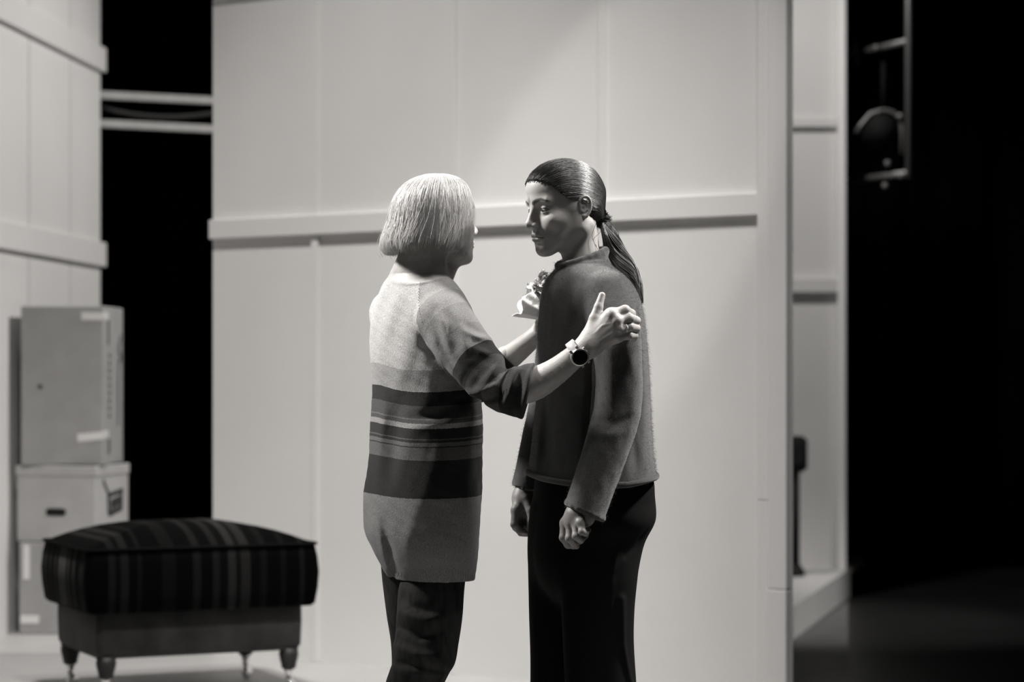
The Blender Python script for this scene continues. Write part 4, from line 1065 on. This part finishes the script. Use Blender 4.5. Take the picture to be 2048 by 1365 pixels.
# rows of knitting: height on the body with a slight sag to the middle of the back
ang_ = np.arctan2(vA[:, 1] - Y0, vA[:, 0] - cxA); sag = np.clip((Y0 - vA[:, 1]) / (np.hypot(vA[:, 0] - cxA, vA[:, 1] - Y0) + 1e-6), 0, 1) ** 2
row = 750 - (vA[:, 2] - HC) * 830 - 16 * sag * np.interp(750 - (vA[:, 2] - HC) * 830, [760, 1000], [1.0, .35])
def tn(r): return (r - 540) / 660.
fattr(me, 't', tn(row))
def along(P, pts):
    pts = np.array(pts, float); best = np.full(len(P), 1e9); s = np.zeros(len(P)); L0 = 0
    for i in range(len(pts) - 1):
        a, b = pts[i], pts[i + 1]; ba = b - a; L = np.linalg.norm(ba); t = ((P - a) @ ba) / L ** 2; tc = np.clip(t, 0, 1); dd = np.linalg.norm(P - a - tc[:, None] * ba, axis=1)
        tt_ = np.where((i == 0) & (t < 0), t, np.where((i == len(pts) - 2) & (t > 1), t, tc)); m_ = dd < best; s = np.where(m_, L0 + tt_ * L, s); best = np.minimum(best, dd); L0 += L
    return s / .5
sN = along(vA, AN[0]); sF = along(vA, AF[0])
# smooth projection on one straight axis keeps sleeve bands unbroken
axn = AN[0][2] - AN[0][0]; axn /= np.linalg.norm(axn); sN2 = (vA - AN[0][0]) @ axn / .5
sN = np.where(sN2 < .36, sN2, np.maximum(sN, .36))
fattr(me, 's', np.clip(np.where(dF < dN, sF, sN) * .8 + .15, 0, 1)); 
rag = (vA[:, 1] < Y0 + .02) & (py_ < 655) & (px_ > np.interp(py_, [560, 578, 603, 627, 650], [840, 839, 838, 841, 848]))
fattr(me, 'slv', ((np.minimum(dN, dF) < dT) | rag).astype(f32))
fattr(me, 'ang', ang_); fattr(me, 'hemw', np.clip((row - 1126) / 5, 0, 1))
bands = [(0, .52), (tn(706), .50), (tn(724), .34), (tn(768), .019), (tn(796), .075), (tn(822), .15), (tn(826), .075), (tn(833), .30), (tn(843), .023), (tn(864), .10), (tn(867), .025), (tn(872), .13), (tn(878), .03), (tn(882), .115), (tn(908), .021), (tn(984), .22)]
sl_b = [(0, .33), (.08, .27), (.17, .21), (.27, .17), (.375, .014), (.44, .045), (.50, .028), (.525, .09), (.555, .02), (.66, .035), (.70, .013)]
M_knitA = knit_mat('striped_wool_knit', bands, sl_b, .36, 480.0, .4, .1)
def add_rib(m):
    nt = m.node_tree; bp = [n for n in nt.nodes if n.type == 'BUMP'][0]; src = bp.inputs['Height'].links[0].from_socket
    a = nd(nt, 'ShaderNodeAttribute', attribute_name='ang'); h = nd(nt, 'ShaderNodeAttribute', attribute_name='hemw')
    mm = nd(nt, 'ShaderNodeMath', operation='MULTIPLY'); mm.inputs[1].default_value = 130.0; nt.links.new(a.outputs['Fac'], mm.inputs[0])
    sn = nd(nt, 'ShaderNodeMath', operation='SINE'); nt.links.new(mm.outputs[0], sn.inputs[0]); m2 = nd(nt, 'ShaderNodeMath', operation='MULTIPLY'); nt.links.new(sn.outputs[0], m2.inputs[0]); nt.links.new(h.outputs['Fac'], m2.inputs[1])
    m3 = nd(nt, 'ShaderNodeMath', operation='MULTIPLY_ADD'); nt.links.new(m2.outputs[0], m3.inputs[0]); m3.inputs[1].default_value = 1.4; nt.links.new(src, m3.inputs[2]); nt.links.new(m3.outputs[0], bp.inputs['Height'])
add_rib(M_knitA)
swA = link('sweater', me, M_knitA, old, True, True)
# ---- jeans
legAn = Loft([(1090, 830, 930, -.02), (1130, 815, 934, -.025), (1165, 800, 930, -.03), (1230, 791, 925, -.045), (1290, 788, 915, -.06), (1330, 783, 908, -.07), (1362, 772, 890, -.065), (1410, 760, 872, -.06), (1500, 757, 866, -.055), (1640, 765, 855, -.05), (1728, 766, 852, -.05)], 0, .84, 2.1)
legAf = Loft([(1090, 760, 920, .07), (1165, 766, 900, .085), (1230, 773, 885, .09), (1290, 782, 872, .09), (1335, 782, 866, .09), (1410, 765, 850, .09), (1500, 758, 842, .09), (1728, 752, 835, .09)], 0, .95, 2.1)
def jeans(P):
    d = smin(legAn(P), legAf(P), .008)
    for px, A, w in (([(788, 1250), (840, 1275), (895, 1265)], -.005, .010), ([(792, 1222), (850, 1242), (900, 1232)], .005, .014), ([(783, 1290), (830, 1308), (890, 1318)], .006, .012), ([(788, 1325), (840, 1335), (900, 1345)], -.005, .010), ([(798, 1180), (820, 1215), (865, 1225)], -.004, .012), ([(893, 1140), (889, 1250), (884, 1300), (864, 1390)], .003, .004)):
        d = fold(P, d, px, A * 1.5, w, -.06)
    return d + .0018 * wob(P, 41, 45)
vj, qj = mesh_sdf(jeans, W(735, 1750, -.24), W(965, 1080, .24), .0045)
M_jean = mat('dark_denim', .030, .85, var=.45, scale=60, stretch=(1, 1, .35), bump=.3, bscale=900, spec=.2)
link('jeans', np_mesh('jeans', vj, qj), M_jean, old, True, True)
for hl, to_ in (((795, 1746, -.05), (890, 1746, .0)), ((785, 1746, .10), (875, 1746, .16))):
    a = W(*hl); b = W(*to_); a[2] = b[2] = 0
    vv, qq = mesh_sdf(lambda P: shoe(P, a, b), np.minimum(a, b) - .08, np.maximum(a, b) + np.array([.08, .08, .18]), .006)
    link('shoe', np_mesh('shoe', vv, qq), M_shoe, old, True, True)

# ---- silver bob
rowsH = [(349.5, 866, 886), (351, 850, 899), (355, 836, 913), (361, 821, 924), (370, 808, 933), (382, 797, 939), (400, 786, 944), (420, 780, 947), (440, 777, 946), (460, 770, 945), (480, 763, 943), (497, 763, 938), (510, 772, 930)]
zH = np.array([zpl(r[0]) for r in rowsH])[::-1]; hxH = np.array([(r[2] - r[1]) / 2 / 830 for r in rowsH])[::-1]; cxH = np.array([W((r[1] + r[2]) / 2, 0)[0] for r in rowsH])[::-1]
hyH = np.minimum(hxH * 1.06, .109)
gz = np.linspace(zH[0], zH[-1], 200); HXg, CXg, HYg = [np.interp(gz, zH, a) for a in (hxH, cxH, hyH)]
ker = np.ones(9) / 9
def end_py(phi):
    deg = np.degrees(phi) % 360
    return np.interp(deg, [0, 8, 14, 50, 58, 90, 135, 180, 210, 235, 262, 285, 310, 335, 360], [486, 470, 428, 428, 470, 500, 506, 508, 504, 492, 484, 478, 488, 494, 486])
def hair_A(P):
    z = P[:, 2]; hx = np.interp(z, gz, HXg) * .90; hy = np.interp(z, gz, HYg) * .90; cx = np.interp(z, gz, CXg)
    x = P[:, 0] - cx; y = P[:, 1] - Y0; rho = np.sqrt((x / hx) ** 2 + (y / hy) ** 2); r = np.sqrt(x * x + y * y) + 1e-6
    d = np.maximum(r * (1 - 1 / np.maximum(rho, 1e-3)), (rho - 1) * np.minimum(hx, hy))
    phi = np.arctan2(y / hy, x / hx); ze = HC - (end_py(phi) - 10 - 750) / 830
    d = smax(d.astype(f32), (ze - z).astype(f32), .012); d = smax(d, z - zpl(353), .01)
    # open to the face and hollow over the neck
    d = smax(d, -cone(P, W(850, 520, .0), W(862, 470, .0), .062, .05), .01)
    return d
vh, qh = mesh_sdf(hair_A, W(745, 525, -.12), W(965, 340, .14), .0032, slack=2.5, newton=False)
hA = link('hair', np_mesh('hair', vh, qh), M_silver_in, old, True, True)
Nh = 11000; Sh = 15
nc = 620; cphi = rng.uniform(0, 2 * math.pi, nc); clump = rng.integers(0, nc, Nh)
phi = cphi[clump] + rng.normal(size=Nh) * .035; lay = rng.beta(2.2, 1.0, Nh) * .13 + .885
endp = end_py(phi) + rng.normal(size=nc)[clump] * 8 - 2 + rng.normal(size=Nh) * 5
startp = np.where(rng.random(Nh) < .55, 349.8 + rng.random(Nh) * 3, 350 + rng.random(Nh) ** 1.5 * 60)
# arclength table
prof_s = np.concatenate([[0], np.cumsum(np.hypot(np.diff(HXg[::-1]), np.diff(gz[::-1])))]); gzr = gz[::-1]
zs = HC - (startp - 750) / 830; ze = HC - (endp - 750) / 830
s0 = np.interp(-zs, -gzr, prof_s); s1 = np.interp(-ze, -gzr, prof_s)
ph1 = rng.uniform(0, 6.28, nc)[clump] + rng.normal(size=Nh) * .4; am = rng.uniform(.2, 1.0, nc)[clump]; curl = np.clip(rng.normal(size=nc), -1.4, 1.4)[clump] * .9 + rng.normal(size=Nh) * .25
rnd = np.clip(.55 + .22 * rng.normal(size=nc)[clump] + .16 * rng.normal(size=Nh), 0, 1)
H = np.zeros((Nh, Sh, 3))
for k_ in range(Sh):
    t = k_ / (Sh - 1); s = s0 + (s1 - s0) * t; z = np.interp(s, prof_s, gzr); hx = np.interp(z, gz, HXg); hy = np.interp(z, gz, HYg); cx = np.interp(z, gz, CXg)
    pz = phi + .07 * am * np.sin(t * 7 + ph1) * t + .11 * curl * t ** 3 
    l_ = lay + .045 * am * np.sin(t * 6 + ph1 * 2) * t - .05 * t ** 6 * np.maximum(curl, 0)
    H[:, k_, 0] = cx + hx * l_ * np.cos(pz); H[:, k_, 1] = Y0 + hy * l_ * np.sin(pz); H[:, k_, 2] = z + .002 * np.sin(t * 9 + ph1)
o = strands('hair_strands', H, np.interp(np.linspace(0, 1, Sh), [0, .7, 1], [.00042, .00042, .0002]), M_silver, hA, rnd); o['kind'] = 'stuff'
o.data.transform(Matrix.Translation(old.location).inverted())
# flyaways
Nf = 160; sel = rng.choice(Nh, Nf); Fl = H[sel].copy(); gro = np.linspace(0, 1, Sh)[None, :, None]
Fl += (Fl - np.array([W(865, 440)[0], Y0, W(865, 440)[2]])) * .055 * gro * rng.uniform(.2, 1.4, Nf)[:, None, None] + rng.normal(size=(Nf, 1, 3)) * .006 * gro ** 2
o = strands('flyaway_strands', Fl, np.full(Sh, .00028), M_silver, hA); o['kind'] = 'stuff'; o.data.transform(Matrix.Translation(old.location).inverted())

# ---- necklace cord at the nape, wrist watch and ring
ck = MB().tube([W(*k) for k in ((812, 524, -.02), (808, 528, .0), (806, 530, .02))], .0012, 6).build('necklace_cord', mat('dark_cord', .02, .5), old, True, True)

# raglan seam: a line of dark stitch gaps over the shoulder
tq = np.linspace(0, 1, 26); sx_ = spline([0, .35, .7, 1], [839, 838, 841, 846], tq); sy_ = 578 + 70 * tq
o_ = np.zeros((26, 3), f32); dl = np.full(26, -.26)
for _ in range(40):
    o_ = np.array([W(x, y, e) for x, y, e in zip(sx_, sy_, dl)], f32); dl = dl + sweater_A(o_) * .8
mb = MB()
for i, p in enumerate(o_):
    x_ = .0012 if i % 2 else -.0012
    mb.add([(p[0] + x_ + .0011 * a_, p[1] - .0008 + .0006 * b_, p[2] + .0014 * c_) for a_, b_, c_ in ((-1, 0, 0), (0, -1, 0), (1, 0, 0), (0, 1, 0), (0, 0, 1), (0, 0, -1))], [(0, 1, 4), (1, 2, 4), (2, 3, 4), (3, 0, 4), (1, 0, 5), (2, 1, 5), (3, 2, 5), (0, 3, 5)])
rs = mb.build('raglan_stitches', mat('dark_thread', .05, .8), old, True, True); rs['kind'] = 'stuff'
wd_ = (W(1172, 693, -.297) - W(1140, 718, -.293)); wd_ /= np.linalg.norm(wd_); wc_ = W(1154, 705, -.295)
fn = np.array([.16, -.93, -.36]); fn -= wd_ * (fn @ wd_); fn /= np.linalg.norm(fn); sd = np.cross(wd_, fn)
watch = empty('wristwatch', tuple(wc_ - np.array(old.location))); watch.parent = old; watch['label'] = 'round dark-faced watch on a pale strap'
def ringband(c, ax, e1, e2, r1, r2, w, th, n=36, arc=(0, 2 * math.pi)):
    v = []; f = []
    for i in range(n + 1):
        a = arc[0] + (arc[1] - arc[0]) * i / n; dr = e1 * math.cos(a) + e2 * math.sin(a); p = c + e1 * math.cos(a) * r1 + e2 * math.sin(a) * r2
        v += [p - ax * w / 2, p - ax * w / 2 + dr * th, p + ax * w / 2 + dr * th, p + ax * w / 2]
    for i in range(n):
        for k in range(4): f.append((4 * i + k, 4 * i + (k + 1) % 4, 4 * i + 4 + (k + 1) % 4, 4 * i + 4 + k))
    return v, f
M_strap = mat('cream_strap', .62, .5); M_case = mat('brushed_case', .62, .3, metal=.8); M_face = mat('black_glass', .002, .35, spec=.15)
v, f = ringband(wc_, wd_, fn, sd, .0275, .0275, .021, .003); mb = MB().add(v, f); ob = link('strap', pydata('strap', mb.v, mb.f), M_strap, watch, True)
ob.data.transform(Matrix.Translation(wc_).inverted())
def disc(c, ax, prof, n=40):
    e1 = np.cross(ax, [0, 0, 1]); e1 /= np.linalg.norm(e1); e2 = np.cross(ax, e1); v = []; m_ = len(prof)
    for r, h in prof:
        for k in range(n): a = 2 * math.pi * k / n; v.append(c + (e1 * math.cos(a) + e2 * math.sin(a)) * r + ax * h)
    f = [(i * n + k, i * n + (k + 1) % n, (i + 1) * n + (k + 1) % n, (i + 1) * n + k) for i in range(m_ - 1) for k in range(n)] + [tuple(range(n - 1, -1, -1)), tuple(range((m_ - 1) * n, m_ * n))]
    return v, f
fc = wc_ + fn * .0285
def wpart(name, vf_, m, smooth=False):
    o = link(name, pydata(name, *vf_), m, watch, smooth); o.data.transform(Matrix.Translation(wc_).inverted()); return o
wpart('case', disc(fc, fn, [(.016, -.004), (.0205, -.002), (.0215, .004), (.0205, .0075), (.0185, .008)]), M_case)
wpart('face', disc(fc, fn, [(.0175, .0), (.0175, .0088), (.012, .0094)]), M_face)
for s_ in (-1, 1):
    for t_ in (-1, 1):
        c = fc + sd * s_ * .021 + wd_ * t_ * .0085
        mb = MB(); e = [(sd * a * .0055 + wd_ * b * .0028 + fn * cc_ * .0035) for cc_ in (-1, 1) for b in (-1, 1) for a in (-1, 1)]
        wpart('lug', ([c + k for k in e], [(0, 2, 3, 1), (4, 5, 7, 6), (0, 1, 5, 4), (2, 6, 7, 3), (0, 4, 6, 2), (1, 3, 7, 5)]), M_case)
for off in (-.5, .5, 0):
    c = fc + wd_ * .0225 * math.cos(off) + sd * .0225 * math.sin(off) + fn * .002; wpart('button', disc(c, wd_, [(.0022, -.002), (.0022, .0018)], 10), M_case)
ra_ = W(1259, 654, -.302) - W(1236, 659, -.307); ra_ /= np.linalg.norm(ra_); rc = W(1252, 655.5, -.3035); e1 = np.cross(ra_, [0, 1, 0]); e1 /= np.linalg.norm(e1); e2 = np.cross(ra_, e1)
v, f = ringband(rc, ra_, e1, e2, .0110, .0110, .0048, .0013, 28); o = link('finger_ring', pydata('finger_ring', v, f), mat('polished_ring', .85, .35, metal=.3), old, True, True)

# ================================================================== BOUQUET in the far hand
bq = empty('bouquet', tuple(W(1092, 640, .245))); props(bq, 'small pale bouquet in white paper held behind dark sweater', 'bouquet')
b0 = np.array(bq.location)
# folded paper: a flaring cone leaning left, with a fluted rim
apex = W(1108, 636, .24); v = []; f = []; n = 40; axp = W(1046, 604, .235) - apex; Lp_ = np.linalg.norm(axp); axp /= Lp_; e1 = np.cross(axp, [0, 1, 0]); e1 /= np.linalg.norm(e1); e2 = np.cross(axp, e1)
for i in range(7):
    t = i / 6
    for k in range(n):
        a = 2 * math.pi * k / n; r = .012 + .030 * t + .004 * t * t * math.sin(a * 9); v.append(apex + axp * Lp_ * t * (1 + .10 * t * math.sin(a * 4 + 1)) + (e1 * math.cos(a) + e2 * math.sin(a)) * r - b0)
for i in range(6):
    for k in range(n): f.append((i * n + k, i * n + (k + 1) % n, (i + 1) * n + (k + 1) % n, (i + 1) * n + k))
pw = link('paper_wrap', pydata('paper_wrap', v, f), mat('white_paper', .85, .6), bq, True); md = pw.modifiers.new('t', 'SOLIDIFY'); md.thickness = .001
M_petal = mat('pale_petal', .45, .7, var=.25, scale=60); 
def petal(c, dr, size, seed):
    r = np.random.default_rng(seed); dr = dr / np.linalg.norm(dr); a1 = np.cross(dr, r.normal(size=3)); a1 /= np.linalg.norm(a1); a2 = np.cross(dr, a1); v = []; f = []; nu, nv = 6, 5
    for i in range(nu + 1):
        t = i / nu; w = size * .55 * math.sin(math.pi * min(1, t * .85 + .08))
        for j in range(nv + 1):
            s = 2 * j / nv - 1; v.append(c + dr * size * t * (1 - .12 * s * s) + a1 * w * s + a2 * (size * .28 * (t * t) + size * .10 * math.sin(s * 5 + seed) * t + size * .2 * s * s * (1 - t)))
    for i in range(nu):
        for j in range(nv): k = i * (nv + 1) + j; f.append((k, k + 1, k + nv + 2, k + nv + 1))
    return v, f
for fi, (px, py, dy) in enumerate(((1066, 592, .235), (1078, 572, .24), (1088, 556, .245), (1072, 580, .25), (1094, 566, .24), (1100, 590, .24), (1082, 590, .23))):
    c = W(px, py, dy); hd = None
    for k in range(9):
        g = np.random.default_rng(100 * fi + k); dr = g.normal(size=3) + np.array([-.5, -.2, .7]); vv, ff = petal(c - b0, dr, g.uniform(.018, .030), 50 * fi + k)
        o = link('petal', pydata('petal', vv, ff), M_petal, bq, True)
for k in range(7):
    g = np.random.default_rng(900 + k); p1_ = W(1066 + 5 * k, 592 - 4 * k, .24); MB().tube([apex - b0, (apex + p1_) / 2 - b0 + g.normal(size=3) * .004, p1_ - b0], .0016, 6).build('stem', mat('dull_stem', .10, .7), bq, True)
